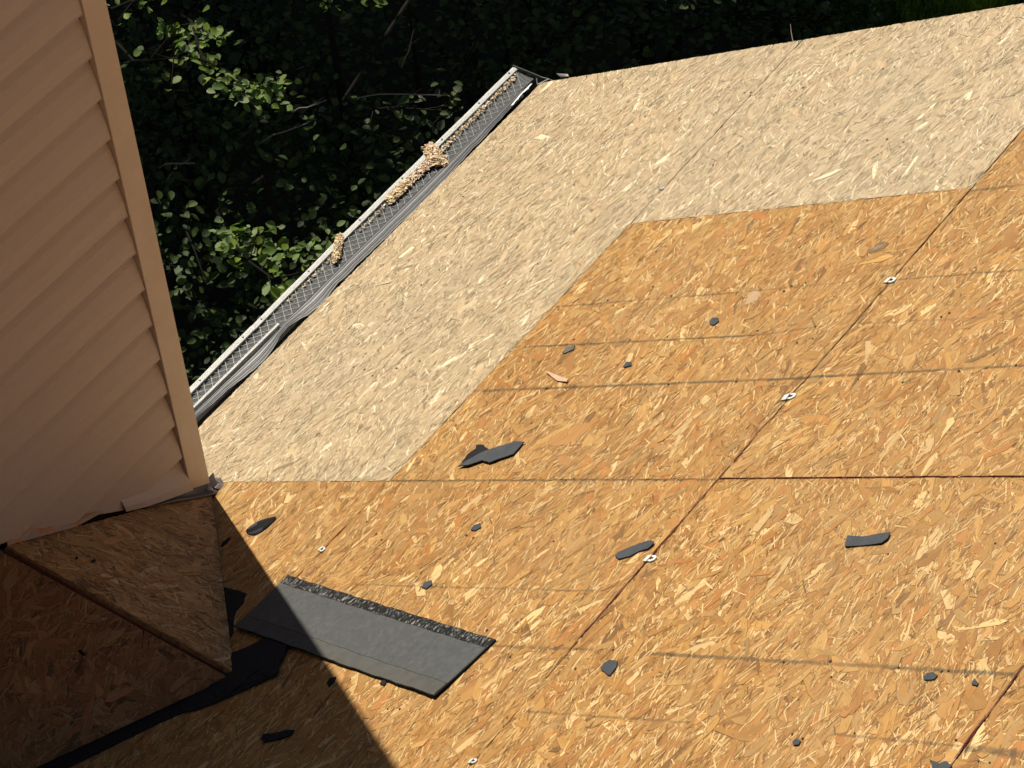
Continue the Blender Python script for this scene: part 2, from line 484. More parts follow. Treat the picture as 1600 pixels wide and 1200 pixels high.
# row 3, 4
board([(XR, s3 + g), (XR, s4 - g), (J1 + .001, s4 - g), (J1 + .001, s3 + g)][::-1], False, 21, D * .4, keep=vis)
board([(J1 - .001, s3 + g), (J1 - .001, s4 - g), (-4.02, s4 - g), (-4.02, s3 + g)][::-1], False, 22, D, keep=vis)
board([(-4.024, s3 + g), (-4.024, s4 - g), (-8, s4 - g), (-8, s3 + g)][::-1], False, 23, 0)
board([(XR, s4 + g), (XR, s5), (-4.4, s5), (-4.4, s4 + g)][::-1], False, 24, 0)
board([(-4.404, s4 + g), (-4.404, s5), (-8, s5), (-8, s4 + g)][::-1], False, 25, 0)

# rafters and a dark under-layer seen through the open joints
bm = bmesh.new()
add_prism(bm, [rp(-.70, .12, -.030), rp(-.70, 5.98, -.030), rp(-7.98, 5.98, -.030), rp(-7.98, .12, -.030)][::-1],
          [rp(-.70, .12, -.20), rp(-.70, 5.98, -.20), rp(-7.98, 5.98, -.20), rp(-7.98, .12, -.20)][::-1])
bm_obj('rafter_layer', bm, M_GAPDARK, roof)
# board edge below the rake and the eave boards
bm = bmesh.new()
add_prism(bm, [rp(-.692, .06, -.0135), rp(-.692, 6, -.0135), rp(-.712, 6, -.0135), rp(-.712, .06, -.0135)][::-1],
          [rp(-.692, .06, -.17), rp(-.692, 6, -.17), rp(-.712, 6, -.17), rp(-.712, .06, -.17)][::-1])
bm_obj('rake_board', bm, M_WOOD, roof)
bm = bmesh.new()
add_box(bm, (-8, -0.085, -.19), (-.715, -.058, -.020))
bm_obj('fascia_board', bm, M_WOOD, roof)
bm = bmesh.new()  # near-black strip standing in for the shade in the gap behind the gutter
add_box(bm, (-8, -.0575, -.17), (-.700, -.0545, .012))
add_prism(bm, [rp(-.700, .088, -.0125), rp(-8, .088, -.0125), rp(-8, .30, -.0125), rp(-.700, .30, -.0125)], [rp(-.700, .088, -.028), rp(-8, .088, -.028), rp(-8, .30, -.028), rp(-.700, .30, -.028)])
tag(bm_obj('gap_shade_strip', bm, M_FELT, roof), kind='stuff')
bm = bmesh.new()
add_box(bm, (-8, -.6, GROUND - .05), (-.9, -.45, .02))
bm_obj('wall', bm, M_TRIM, roof)
bm = bmesh.new()
vs = [(-.9, -.452, GROUND - .05), (-.9, -5.3, GROUND - .05), (-.9, -5.3, 5.3 * math.tan(PITCH) - .25), (-.9, -.452, .04)]
add_prism(bm, vs, [(x - .15, y, z) for x, y, z in vs])
bm_obj('gable_wall', bm, M_TRIM, roof)

# scattered nail heads and old nail holes
bm = bmesh.new(); rn = random.Random(77)
for xl, sa, sb, k in [(-1.955, 1.3, 2.9, 8), (-2.135, 1.3, 3.2, 10), (-2.320, 1.3, 3.2, 10), (-2.90, .6, 3.6, 9), (-3.255, 1.3, 3.8, 14), (-3.445, 1.9, 3.8, 9), (-1.3, .1, 2.4, 8), (-.95, .1, 2.4, 7), (-1.75, .15, 1.2, 5), (-2.2, .12, 1.2, 6)]:
    for i in range(k):
        x = xl + rn.gauss(0, .022); s = rn.uniform(sa, sb); r0 = rn.uniform(.0020, .0034)
        vs = [bm.verts.new(rp(x + r0 * math.cos(t_ * math.pi / 4), s + r0 * math.sin(t_ * math.pi / 4), .0029)) for t_ in range(8)]
        f_ = bm.faces.new(vs)
        e_ = bmesh.ops.extrude_face_region(bm, geom=[f_])
        bmesh.ops.translate(bm, vec=RN * .0008, verts=[v_ for v_ in e_['geom'] if isinstance(v_, bmesh.types.BMVert)])
tag(bm_obj('nail_heads', bm, simple('rusty nail head', (.05, .032, .022), .7, .3), roof), kind='stuff')

# plywood H-clips in the joints
M_CLIP = simple('galvanised clip', (0.66, 0.66, 0.63), .4, .5)
def clip(x, s, a=0.0, k=1.0, first=[None]):
    bm = bmesh.new()
    ca, sa = math.cos(a), math.sin(a)
    def T(u, v, h): return rp(x + (u * ca - v * sa) * k, s + (u * sa + v * ca) * k, h)
    def plate(pts, h0, h1):
        add_prism(bm, [T(u, v, h1[i] if isinstance(h1, list) else h1) for i, (u, v) in enumerate(pts)],
                  [T(u, v, (h0[i] if isinstance(h0, list) else h0)) for i, (u, v) in enumerate(pts)])
    # flat tongue on the lower board, open loop on the upper one
    plate([(-.010, -.020), (.010, -.020), (.013, -.003), (-.012, -.003)], .0028, [.0042, .0042, .0062, .0062])
    loop = [(-.009, -.002), (-.011, .010), (-.004, .020), (.006, .020), (.012, .011), (.011, -.002)]
    inner = [(-.004, .001), (-.0045, .008), (-.001, .012), (.002, .012), (.0055, .008), (.005, .001)]
    n = len(loop)
    for i in range(n - 1):
        plate([loop[i], loop[i + 1], inner[i + 1], inner[i]], .0026, .0056)
    return bm_obj('panel_clip', bm, M_CLIP, roof)
for (x, s, a, k) in [(-1.9558, 2.4455, .15, 1.0), (-2.3949, 2.440, -.1, 1.1), (-2.9605, 2.4385, .1, 1.05), (-2.9536, 1.2245, .4, .85),
                     (-3.6039, 2.4260, .0, .7), (-1.421, 1.2185, .3, .55)]:
    clip(x, s, a, k * .86)

# ------------------------------------------------------------------ the cricket behind the chimney
WY = -0.3985
CR0 = Vector((-2.7217, WY, .2570)); CR1 = Vector((-3.4147, -1.1363, .7327)); CRW = Vector((-3.4300, WY, .7430))
CL0 = Vector((-4.1383, WY, .2570))
def cricket_face(a, b, c, mat, matb, pal, seed, label, axis, inset):
    U = (b - a).normalized(); N = U.cross(c - a).normalized()
    if N.z < 0: N = -N
    V = N.cross(U)
    def to2(p): d = p - a; return (d.dot(U), d.dot(V))
    P2 = [to2(p) for p in (a, b, c)]
    cx = sum(p[0] for p in P2) / 3; cy = sum(p[1] for p in P2) / 3
    # inset every edge by its own amount
    def line_in(p, q, d):
        e = Vector((q[0] - p[0], q[1] - p[1])).normalized(); n = Vector((-e.y, e.x))
        if (Vector((cx, cy)) - Vector(p)).dot(n) < 0: n = -n
        return Vector(p) + n * d, e
    ls = [line_in(P2[i], P2[(i + 1) % 3], inset[i]) for i in range(3)]
    def inter(l1, l2):
        (p, e), (q2, f) = l1, l2
        den = e.x * f.y - e.y * f.x
        t = ((q2.x - p.x) * f.y - (q2.y - p.y) * f.x) / den
        return (p.x + e.x * t, p.y + e.y * t)
    poly = [inter(ls[2], ls[0]), inter(ls[0], ls[1]), inter(ls[1], ls[2])]
    h = .006
    bm = bmesh.new()
    add_prism(bm, [a + U * u + V * v + N * h for u, v in poly], [a + U * u + V * v - N * .006 for u, v in poly])
    o = bm_obj('sheathing_panel', bm, matb, roof)
    o['label'] = label
    strands(o, poly, (a, U, V, N), pal, seed, 12000, axis, 40, mat, 1.0, top=h)
    return N
NF = cricket_face(CR0, CR1, CRW, M_OSBC, M_BASEC, PAL_CRK, 31, 'small triangular board of the saddle behind the chimney, right face', 63, (.004, .005, .003))
NB = cricket_face(CL0, CR1, CRW, M_OSBC, M_BASEC, PAL_RED, 32, 'reddish triangular board of the saddle behind the chimney, left face', 20, (.004, .009, .003))
bm = bmesh.new()
add_tube(bm, [CR1 + Vector((0, .03, -.022)), CRW + Vector((0, 0, -.012))], .012, 6)
bm_obj('saddle_ridge', bm, M_WOOD, roof)

# ------------------------------------------------------------------ chimney chase with lap siding
chim = empty('chimney', (-3.43, 0.15, 0.0))
tag(chim, 'boxed chimney clad in tan lap siding, casting a shadow over the roof', 'chimney')
def siding_mat():
    t = NT('tan vinyl siding', .55, .3)
    p = t.pos()
    st = t.noise(t.mapping(p, (3, 3, 60)), 1.0, 4.0, .6, .2)
    fine = t.noise(t.mapping(p, (60, 60, 900)), 1.0, 2.0, .5)
    big = t.noise(p, 3.0, 4.0, .6)
    c = t.mix(t.range(st, .35, .68, 0, .35), (0.500, 0.432, 0.415), (0.435, 0.370, 0.350))
    c = t.mix(t.range(big, .4, .7, 0, .25), c, (0.43, 0.36, 0.355))
    c = t.mix(t.range(fine, .4, .65, 0, .22), c, (0.29, 0.23, 0.20))
    c = t.mix(t.range(t.noise(p, 90.0, 3.0, .6), .70, .80, 0, .5), c, (0.22, 0.12, 0.07))
    t.color(c)
    t.bump(t.math('ADD', fine, t.math('MULTIPLY', st, 1.5)), .35, .0018)
    return t.m
M_SID = siding_mat()
M_POST = simple('tan corner post', (0.545, 0.462, 0.412), .5, .3, nscale=14, namt=.4, c2=(.42, .34, .285))
M_ALU = simple('dark bent flashing', (0.085, 0.072, 0.078), .45, .5, metal=.3, nscale=22, namt=.5)
M_GREYM = simple('pale torn flashing', (0.27, 0.25, 0.245), .5, .4, metal=.2, nscale=60, namt=.3)
CW0, CW1, CY0, CY1, CTOP = -4.1383, -2.7217, WY, 0.75, 3.9
EXP, Z0 = 0.1292, 2.0179
POST = 0.0712
def zroof(y): return -y * math.tan(PITCH)
def zcrick(x):
    half = (CW1 - CW0) / 2; mid = (CW0 + CW1) / 2
    return .257 + (half - abs(x - mid)) / half * (.743 - .257)
def clip_poly(poly, f):
    out = []
    n = len(poly)
    for i in range(n):
        a, b = poly[i], poly[(i + 1) % n]
        fa, fb = f(a), f(b)
        if fa >= 0: out.append(a)
        if fa * fb < 0:
            t = fa / (fa - fb)
            out.append(tuple(a[k] + (b[k] - a[k]) * t for k in range(len(a))))
    return out
rs = random.Random(5)
def siding_face(p0, d, outn, length, zb_fn, zstart_idx, zend_idx, detail):
    """boards along direction d from p0, outward normal outn"""
    for i in range(zstart_idx, zend_idx):
        zb = Z0 - i * EXP; zt = zb + EXP + .012
        sag = rs.uniform(-.0008, .0008)
        prof = [(zb + .0015, .000), (zb + .006, .0016 + sag), (zb + .045, .0038), (zb + EXP * .72, .0125), (zb + EXP * .92, .0215), (zt, .0225)]
        # grid of columns so that the bottom can be cut along the saddle
        N = 24 if detail else 4
        verts, faces = [], []
        us = [length * k / N for k in range(N + 1)]
        cuts = [zb_fn(u) for u in us]
        if max(zt - c for c in cuts) <= 0.004: continue
        halves = [(0, N // 2), (N // 2, N)] if detail and cuts[N // 2] > zt else [(0, N)]
        for k0, k1 in halves:
            bm = bmesh.new()
            for k in range(k0, k1):
                for j in range(len(prof) - 1):
                    quad = [(us[k], prof[j][0], prof[j][1]), (us[k + 1], prof[j][0], prof[j][1]), (us[k + 1], prof[j + 1][0], prof[j + 1][1]), (us[k], prof[j + 1][0], prof[j + 1][1])]
                    f = lambda p, k=k: p[1] - (cuts[k] + (cuts[k + 1] - cuts[k]) * (p[0] - us[k]) / (us[k + 1] - us[k]))
                    if all(f(p) >= 0 for p in quad): pl = quad
                    else: pl = clip_poly(quad, f)
                    if len(pl) < 3: continue
                    front = [bm.verts.new(p0 + d * u - outn * y + Vector((0, 0, z))) for u, z, y in pl]
                    try: bm.faces.new(front)
                    except ValueError: pass
                # returned lip under the drip edge
                lip = [(us[k], zb + .0015, 0), (us[k + 1], zb + .0015, 0), (us[k + 1], zb + .005, .0235), (us[k], zb + .005, .0235)]
                f = lambda p, k=k: p[1] - cuts[k]
                if all(f(p) >= 0 for p in lip):
                    bm.faces.new([bm.verts.new(p0 + d * u - outn * y + Vector((0, 0, z))) for u, z, y in lip])
            if not bm.faces: bm.free(); continue
            bmesh.ops.remove_doubles(bm, verts=bm.verts[:], dist=1e-5)
            o = bm_obj('siding_board', bm, M_SID, chim)
top_idx = -14
# face that looks up the roof; boards stop short in the corner channel
siding_face(Vector((CW0 + POST, WY + .0035, 0)), Vector((1, 0, 0)), Vector((0, -1, 0)), (CW1 - CW0) - 2 * POST - .0012,
            lambda u: zcrick(CW0 + POST + u) + .016 + .004 * math.sin(u * 9), top_idx, 15, True)
siding_face(Vector((CW1 - .0035, CY0 + POST, 0)), Vector((0, 1, 0)), Vector((1, 0, 0)), CY1 - CY0 - 2 * POST,
            lambda u: max(zroof(CY0 + POST + u) + .03, -.5), top_idx, 20, False)
siding_face(Vector((CW0 + .0035, CY0 + POST, 0)), Vector((0, 1, 0)), Vector((-1, 0, 0)), CY1 - CY0 - 2 * POST,
            lambda u: max(zroof(CY0 + POST + u) + .03, -.5), top_idx, 20, False)
siding_face(Vector((CW0 + POST, CY1 - .0035, 0)), Vector((1, 0, 0)), Vector((0, 1, 0)), (CW1 - CW0) - 2 * POST,
            lambda u: -5.1, top_idx, 54, False)
def corner_post(cx, cy, sx, sy, zb):
    """hollow outside-corner post: two faces with returned channels"""
    bm = bmesh.new()
    t = .0035
    zt = CTOP - .02
    # plan outline of the post (L shape with inward lips), counted from the outer corner
    out = [(0, 0), (POST - .0015, 0), (POST, .0015), (POST, .020), (.020, .020), (.020, POST), (.0015, POST), (0, POST - .0015)]
    P = [(cx + sx * a, cy + sy * b) for a, b in out]
    if sx * sy < 0: P = P[::-1]
    add_prism(bm, [(x, y, zt) for x, y in P], [(x, y, zb) for x, y in P])
    return bm_obj('corner_post', bm, M_POST, chim)
corner_post(CW1, CY0, -1, 1, .262)
corner_post(CW0, CY0, 1, 1, .262)
corner_post(CW1, CY1, -1, -1, -5.15)
corner_post(CW0, CY1, 1, -1, -5.15)
bm = bmesh.new()      # sheathed core behind the siding
add_box(bm, (CW0 + .024, CY0 + .024, -5.15), (CW1 - .024, CY1 - .024, CTOP - .03))
bm_obj('chase_core', bm, simple('dark house wrap', (.035, .025, .02), .9, .1), chim)
bm = bmesh.new()
add_box(bm, (CW0 - .03, CY0 - .03, CTOP - .018), (CW1 + .03, CY1 + .03, CTOP + .02))
bm_obj('chimney_cap', bm, M_GREYM, chim)
bm = bmesh.new()
add_tube(bm, [(-3.43, .17, CTOP), (-3.43, .17, CTOP + .35)], .14, 20)
bm_obj('flue_pipe', bm, M_GREYM, chim)
# flashing folded along the foot of the wall, dark, with a loose siding tail curling over it
def strip(name, pts, mat, parent, thick=.0012, smooth=True):
    """thin bent sheet through rows of points: rows x columns"""
    bm = bmesh.new()
    g2 = [[bm.verts.new(p) for p in row] for row in pts]
    for a, b in zip(g2, g2[1:]):
        for k in range(len(a) - 1):
            bm.faces.new([a[k], a[k + 1], b[k + 1], b[k]])
    bmesh.ops.recalc_face_normals(bm, faces=bm.faces[:])
    r = bmesh.ops.solidify(bm, geom=bm.faces[:], thickness=thick)
    return bm_obj(name, bm, mat, parent, smooth)
rows = []
for i in range(13):
    f = i / 12
    x = -2.700 - f * .265
    z = zcrick(min(x, CW1 - .0001))
    w = .038 * (1 - f * .75)
    up = .045 * (1 - f * .5)
    base = Vector((x, WY - .002, z + .012))
    rows.append([base + Vector((0, .004, up)), base + Vector((0, 0, .004)), base + Vector((.008, -w * .6, .002 + .003 * math.sin(i))), base + Vector((.014, -w, -.006))])
strip('flashing', rows, M_ALU, chim)
rows = []
for i in range(15):                                        # loose tail of the lowest board, its cut edge standing off the wall
    f = i / 14
    x = CW1 - POST - .001 - f * .235
    zb = zcrick(x) + .034 - .020 * f
    zt = zb + .085 - .030 * f
    o_ = (.010 - .006 * abs(f - .45)) * min(1, (1 - f) * 4) + .002
    rows.append([Vector((x, WY + .019, zt)), Vector((x, WY + .008 - o_ * .22, zt * .66 + zb * .34)), Vector((x, WY - o_ * .58, zt * .3 + zb * .7)), Vector((x, WY - o_, zb))])
strip('siding_tail', rows, M_SID, chim, .0008, False)
# pale torn metal tab at the foot of the post
tab = [[Vector((-2.726, WY - .004, .292)), Vector((-2.708, WY - .006, .298)), Vector((-2.700, WY - .002, .296))],
       [Vector((-2.724, WY - .020, .286)), Vector((-2.704, WY - .019, .286)), Vector((-2.688, WY - .010, .288))],
       [Vector((-2.716, WY - .030, .276)), Vector((-2.704, WY - .034, .274)), Vector((-2.693, WY - .022, .276))]]
strip('flashing_tab', tab, M_GREYM, chim, .0008, False)
strip('flashing_tab', [[Vector((-2.752, WY - .008, .288)), Vector((-2.730, WY - .010, .296))], [Vector((-2.762, WY - .022, .277)), Vector((-2.733, WY - .022, .288))]], M_POST, chim)
# sliver of bright split wood and rusty stained strip under the siding's cut edge
def wall_pt(x, up, out): return Vector((x, WY + .006 - out, zcrick(x) + up))
rows = [[wall_pt(-3.02 - .0375 * i, .034 + .004 * math.sin(i * 1.7), -.016), wall_pt(-3.20 - .022 * i, .010, .010)] for i in range(11)]
t = NT('stained trim strip', .7, .2)
t.color(t.mix(t.range(t.noise(t.pos(), 26, 3), .5, .62), (.36, .27, .22), (.50, .18, .06)))
strip('wall_base_trim', rows, t.m, chim, .001, False)

# ------------------------------------------------------------------ gutter with leaf guard
gut = empty('gutter', (-3.3, 0.04, -0.12))
tag(gut, 'white aluminium gutter with grey mesh leaf guard and buckled inner strip along the eave', 'gutter')
M_WHITE = simple('white enamelled aluminium', (0.90, 0.90, 0.86), .22, .6, nscale=30, namt=.05, c2=(.6, .58, .5))
M_MILL = simple('mill finish aluminium', (0.075, 0.075, 0.08), .36, .45, nscale=45, namt=.6, c2=(.030, .030, .034))
M_INNER = simple('grimy gutter inside', (0.06, 0.05, 0.04), .8, .2, nscale=30, namt=.6)
def guard_mat():
    t = NT('woven guard mesh', .6, .25)
    p = t.pos()
    w = t.n('ShaderNodeTexWave'); w.inputs['Scale'].default_value = 26; w.inputs['Distortion'].default_value = 5.0
    w.inputs['Detail'].default_value = 2; w.inputs['Detail Scale'].default_value = 1.5
    t.l(t.mapping(p, (1, .5, 1), (0, 0, .5)), w.inputs['Vector'])
    f = t.noise(p, 700.0, 2.0, .5)
    c = t.mix(t.range(w.outputs['Fac'], .2, .8, 0, .5), (.050, .053, .052), (.075, .080, .077))
    c = t.mix(t.range(f, .45, .60, 0, .6), c, (.05, .05, .05))
    t.b.inputs['Metallic'].default_value = .0
    t.color(c); t.bump(w.outputs['Fac'], .5, .002)
    return t.m
M_GUARD = guard_mat()
XE = -0.628; XW = -8.0
def ylip(x): return .0985 + (min(max(x, -2.6), -.6) + 2.2845) * .0098 + .0045 * math.exp(-((x + 1.5) / .5) ** 2)
def xs_range(a, b, step):
    n = max(1, int(round(abs(b - a) / step))); return [a + (b - a) * i / n for i in range(n + 1)]
# trough
bm = bmesh.new()
prev = None
for x in xs_range(XE, XW, .25):
    yl = ylip(x)
    pr = [(-.050, -.070), (-.050, -.125), (-.010, -.130), (yl - .035, -.130), (yl - .012, -.100), (yl - .030, -.060), (yl - .002, -.040), (yl + .001, -.026)]
    cur = [bm.verts.new((x, y, z)) for y, z in pr]
    if prev:
        for k in range(len(cur) - 1): bm.faces.new([prev[k], prev[k + 1], cur[k + 1], cur[k]])
    prev = cur
r = bmesh.ops.solidify(bm, geom=bm.faces[:], thickness=.0012)
bm_obj('trough', bm, M_WHITE, gut)
# inner grime lining
bm = bmesh.new()
add_box(bm, (XW, -.046, -.127), (XE - .004, .055, -.112))
bm_obj('silt', bm, M_INNER, gut)
# front lip, folded over the guard, in two lengths with screws
def lip(xa, xb, dz, name='front_lip'):
    bm = bmesh.new(); prev = None
    for x in xs_range(xa, xb, .05):
        yl = ylip(x) + .0006 * math.sin(x * 23)
        pr = [(yl + .0015, -.034), (yl + .0018, -.021), (yl, -.0185), (yl - .008, -.0165), (yl - .0185, -.0175), (yl - .0200, -.0200)]
        cur = [bm.verts.new((x, y, z + dz)) for y, z in pr]
        if prev:
            for k in range(len(cur) - 1): bm.faces.new([prev[k], prev[k + 1], cur[k + 1], cur[k]])
        prev = cur
    bmesh.ops.solidify(bm, geom=bm.faces[:], thickness=.0012)
    return bm_obj(name, bm, M_WHITE, gut)
lipB = lip(XE, -2.005, 0.0); lipA = lip(-1.995, XW, .0018)
M_SCREW = simple('dark screw head', (.05, .05, .05), .4, .5, metal=.6)
for x in (-.662, -.83, -1.03, -1.24, -1.46, -1.72, -1.955, -2.045, -2.25, -2.45):
    bm = bmesh.new(); y = ylip(x) - .0085; z = -.0165 + (.0018 if x < -2 else 0)
    add_tube(bm, [(x, y, z - .001), (x, y, z + .0022)], .0032, 8)
    bm_obj('screw', bm, M_SCREW, gut)
# mesh plate
def ymesh(x): return .0300 if x > -1.95 else .0375
bm = bmesh.new(); prev = None
rg = random.Random(3)
for x in xs_range(XE - .004, -4.2, .03):
    yl = ylip(x); y0 = ymesh(x) - .002
    cur = [bm.verts.new((x, y0 + (yl - .014 - y0) * k / 4, -.0245 + .0006 * rg.uniform(-1, 1) - (.0015 if k in (1, 2, 3) else 0))) for k in range(5)]
    if prev:
        for k in range(4): bm.faces.new([prev[k], prev[k + 1], cur[k + 1], cur[k]])
    prev = cur
bm_obj('guard_mesh', bm, M_GUARD, gut, True)
RIBDX, LEAN1, LEAN2 = .033, .90, -1.45
# raised diamond ribs over the mesh
M_RIB = simple('guard rib', (.36, .37, .36), .4, .5, metal=.4)
def ribs(xa, xb, dx, lean, wob, name, rad=.00085):
    bm = bmesh.new()
    x = xa
    while x > xb:
        y0 = ymesh(x); y1 = ylip(x) - .017
        xx = x + lean * (y1 - y0)
        if max(x, xx) < XE - .006:
            a = Vector((x, y0, -.0226)); b = Vector((xx, y1, -.0226))
            add_tube(bm, [a, a.lerp(b, .5) + Vector((wob * rg.uniform(-1, 1), 0, -.0005)), b], rad, 4)
        x -= dx * rg.uniform(.97, 1.03)
    return tag(bm_obj(name, bm, M_RIB, gut), kind='stuff')
ribs(-.60, -4.2, RIBDX, LEAN1, .0006, 'guard_ribs')
ribs(-.56, -4.2, RIBDX, LEAN2, .0006, 'guard_ribs', .00030)
# pale inner border of the second guard length, standing proud
bm = bmesh.new(); prev = None
for x in xs_range(-1.946, -4.2, .05):
    f = min(1, (-1.946 - x) / .25)
    pr = [(.0385, -.0225), (.0385, -.012), (.030, -.0105), (.0285, -.018)]
    cur = [bm.verts.new((x, y, z)) for y, z in pr]
    if prev:
        for k in range(3): bm.faces.new([prev[k], prev[k + 1], cur[k + 1], cur[k]])
    prev = cur
bmesh.ops.solidify(bm, geom=bm.faces[:], thickness=.001)
bm_obj('guard_border', bm, M_WHITE, gut)
# buckled ribbed strip between guard and roof edge
WAVY = [(-4.2, -.004), (-3.6, .002), (-3.0, -.003), (-2.6, .004), (-2.368, 0.0035), (-2.2895, -0.0023), (-2.2175, -0.0066), (-2.1315, -0.0223), (-2.0643, -0.0218), (-2.0151, -0.0117), (-1.9863, 0.0017), (-1.9387, 0.0054),
        (-1.8908, -0.0058), (-1.872, -0.0156), (-1.8144, -0.0268), (-1.7126, -0.0112), (-1.6656, -0.0142), (-1.6087, -0.0122), (-1.5687, -0.0136), (-1.5014, -0.0165),
        (-1.4257, -0.016), (-1.3329, -0.0205), (-1.2322, -0.0198), (-1.1257, -0.0157), (-1.028, -0.0064), (-0.9715, -0.0078), (-0.8709, -0.0001), (-0.7882, 0.0041), (-0.7274, 0.0098), (-.69, .0102)]
def ywavy(x):
    for (x0, y0), (x1, y1) in zip(WAVY, WAVY[1:]):
        if x0 <= x <= x1: return y0 + (y1 - y0) * (x - x0) / (x1 - x0)
    return WAVY[-1][1]
rows = []
for x in xs_range(-.695, -4.2, .0125):
    yi = (ymesh(x) + .0005) if x > -1.96 else .0255
    if -1.99 < x < -1.93: yi = .0305 - .005 * (-1.93 - x) / .06
    yo = ywavy(x) + .0009 * math.sin(x * 61) + .0008 * math.sin(x * 143 + 1)
    w = yi - yo
    buck = (.010 - yo) * .12                     # the strip buckles up where it bulges out
    row = []
    for f, dz in ((0, .0), (.18, .0035), (.24, .001), (.50, .0035), (.56, .0055), (.60, .0025), (.74, .0035), (.79, .0062), (.83, .0030), (.95, .0035), (1.0, .0050)):
        row.append(Vector((x, yi - w * f, -.0225 + dz * .7 + buck * f * f)))
    rows.append(row)
strip('ribbed_strip', rows, M_MILL, gut, .0010)
rows = []                                        # torn foil edge near the gutter's end
rg = random.Random(8)
for i in range(15):
    x = -.668 - i * .0085
    y = ywavy(x) + .001
    rows.append([Vector((x, y + .004, -.0145)), Vector((x, y - .002 - rg.uniform(0, .004), -.0125 + rg.uniform(-.001, .002)))])
strip('foil_edge', rows, M_WHITE, gut, .0008)
# end cap: closed plate with folded flanges
bm = bmesh.new()
prof = [(-.050, -.005), (-.050, -.125), (.060, -.130), (.088, -.100), (.075, -.060), (.110, -.040), (.116, -.016), (.004, -.012)]
add_prism(bm, [(XE + .004, y, z) for y, z in prof], [(XE + .0018, y, z) for y, z in prof])
for a, b in zip(prof, prof[1:]):
    add_tube(bm, [(XE + .001, *a), (XE + .001, *b)], .0022, 4)
add_tube(bm, [(XE + .001, .004, -.012), (XE + .001, .116, -.015)], .0028, 5)
bm_obj('end_cap', bm, M_MILL, gut)
bm = bmesh.new()                                 # small bent bracket at the roof corner
for a, b in (((-.628, .004, -.012), (-.628, -.030, -.004)), ((-.628, -.030, -.004), (-.668, -.012, -.006)), ((-.668, -.012, -.006), (-.640, .012, -.012)), ((-.628, -.030, -.004), (-.628, -.032, -.030)), ((-.628, -.032, -.030), (-.66, -.014, -.030))):
    add_tube(bm, [a, b], .0022, 4)
bm_obj('end_bracket', bm, M_MILL, gut)

# ------------------------------------------------------------------ dead leaves and catkins on the guard
def litter_mat(name, cols):
    t = NT(name, .8, .15)
    at = t.n('ShaderNodeAttribute', attribute_name='tint')
    c = t.mix(t.range(t.noise(t.pos(), 220.0, 3.0, .6), .45, .7, 0, .4), at.outputs['Color'], (.44, .31, .17))
    t.color(c)
    return t.m
M_LIT = litter_mat('dry leaf', None)
def crumples(name, places, size, cols, seed, parent=None):
    """many small folded fragments; places: list of (x, y, z)"""
    r = random.Random(seed)
    V, F, C = [], [], []
    for (x, y, z) in places:
        L = size * r.uniform(.6, 1.5); W = L * r.uniform(.3, .6)
        a = r.uniform(0, 2 * math.pi); tilt = r.uniform(-.4, .4); fold = r.uniform(.1, .7)
        M = Matrix.Translation((x, y, z)) @ Matrix.Rotation(a, 4, 'Z') @ Matrix.Rotation(tilt, 4, 'Y') @ Matrix.Rotation(r.uniform(-.45, .45), 4, 'X')
        pts = [(-.5, 0, 0), (-.15, -.5, fold * .5), (.25, -.42, fold * .42), (.5, .02, .1), (.2, .5, fold * .45), (-.2, .42, fold * .4), (0, 0, -.05)]
        b = len(V)
        c = r.choice(cols); k = r.uniform(.7, 1.25)
        for (u, v, w) in pts:
            V.append(M @ Vector((u * L * r.uniform(.8, 1.2), v * W * r.uniform(.8, 1.2), w * W))); C.append((*[min(1, q_ * k) for q_ in c], 1))
        F += [(b, b + 1, b + 6), (b + 1, b + 2, b + 6), (b + 2, b + 3, b + 6), (b + 3, b + 4, b + 6), (b + 4, b + 5, b + 6), (b + 5, b, b + 6)]
    me = bpy.data.meshes.new(name)
    me.from_pydata([tuple(v) for v in V], [], F)
    ca_ = me.color_attributes.new('tint', 'FLOAT_COLOR', 'POINT')
    ca_.data.foreach_set('color', [q_ for c in C for q_ in c])
    return link(name, me, M_LIT, parent)
TAN = [(.76, .60, .36), (.84, .69, .44), (.68, .51, .29), (.58, .42, .24), (.88, .75, .52)]
PINK = [(.78, .60, .44), (.72, .54, .38), (.58, .41, .28), (.84, .70, .54)]
def along(path, n, spread, zr, seed):
    r = random.Random(seed); out = []
    seg = [math.dist(a, b) for a, b in zip(path, path[1:])]; T = sum(seg)
    for _ in range(n):
        d = r.random() * T; i = 0
        while d > seg[i] and i < len(seg) - 1: d -= seg[i]; i += 1
        f = min(1, d / seg[i]); a, b = path[i], path[i + 1]
        e = math.sqrt(r.random()) * spread; th = r.uniform(0, 2 * math.pi)
        out.append((a[0] + (b[0] - a[0]) * f + e * math.cos(th), a[1] + (b[1] - a[1]) * f + e * math.sin(th), -.0215 + r.uniform(*zr) * (1 - .5 * e / spread)))
    return out
def clump(path, n, spread, zr, size, cols, seed, label):
    c = path[len(path) // 2]
    o = crumples('leaf_clump', along(path, n, spread, zr, seed), size, cols, seed)
    return tag(o, label, 'dead leaves', 'dead leaf clumps on the gutter guard')
clump([(-1.5500, .1100), (-1.5921, .0859), (-1.6401, .0583)], 520, .0120, (.002, .018), .0095, TAN, 41, 'upright spindle of dry tan catkins lying alone across the gutter guard and lip')
clump([(-1.085, .112), (-1.095, .090), (-1.12, .062), (-1.11, .048)], 640, .0250, (.002, .020), .0135, TAN + PINK, 42, 'widest clump of dry brown leaves spilling over the white gutter lip')
clump([(-1.13, .074), (-1.1895, .0740), (-1.225, .076)], 300, .0150, (.001, .013), .0125, PINK, 43, 'pinkish crumpled leaf clump on the guard just below the widest clump')
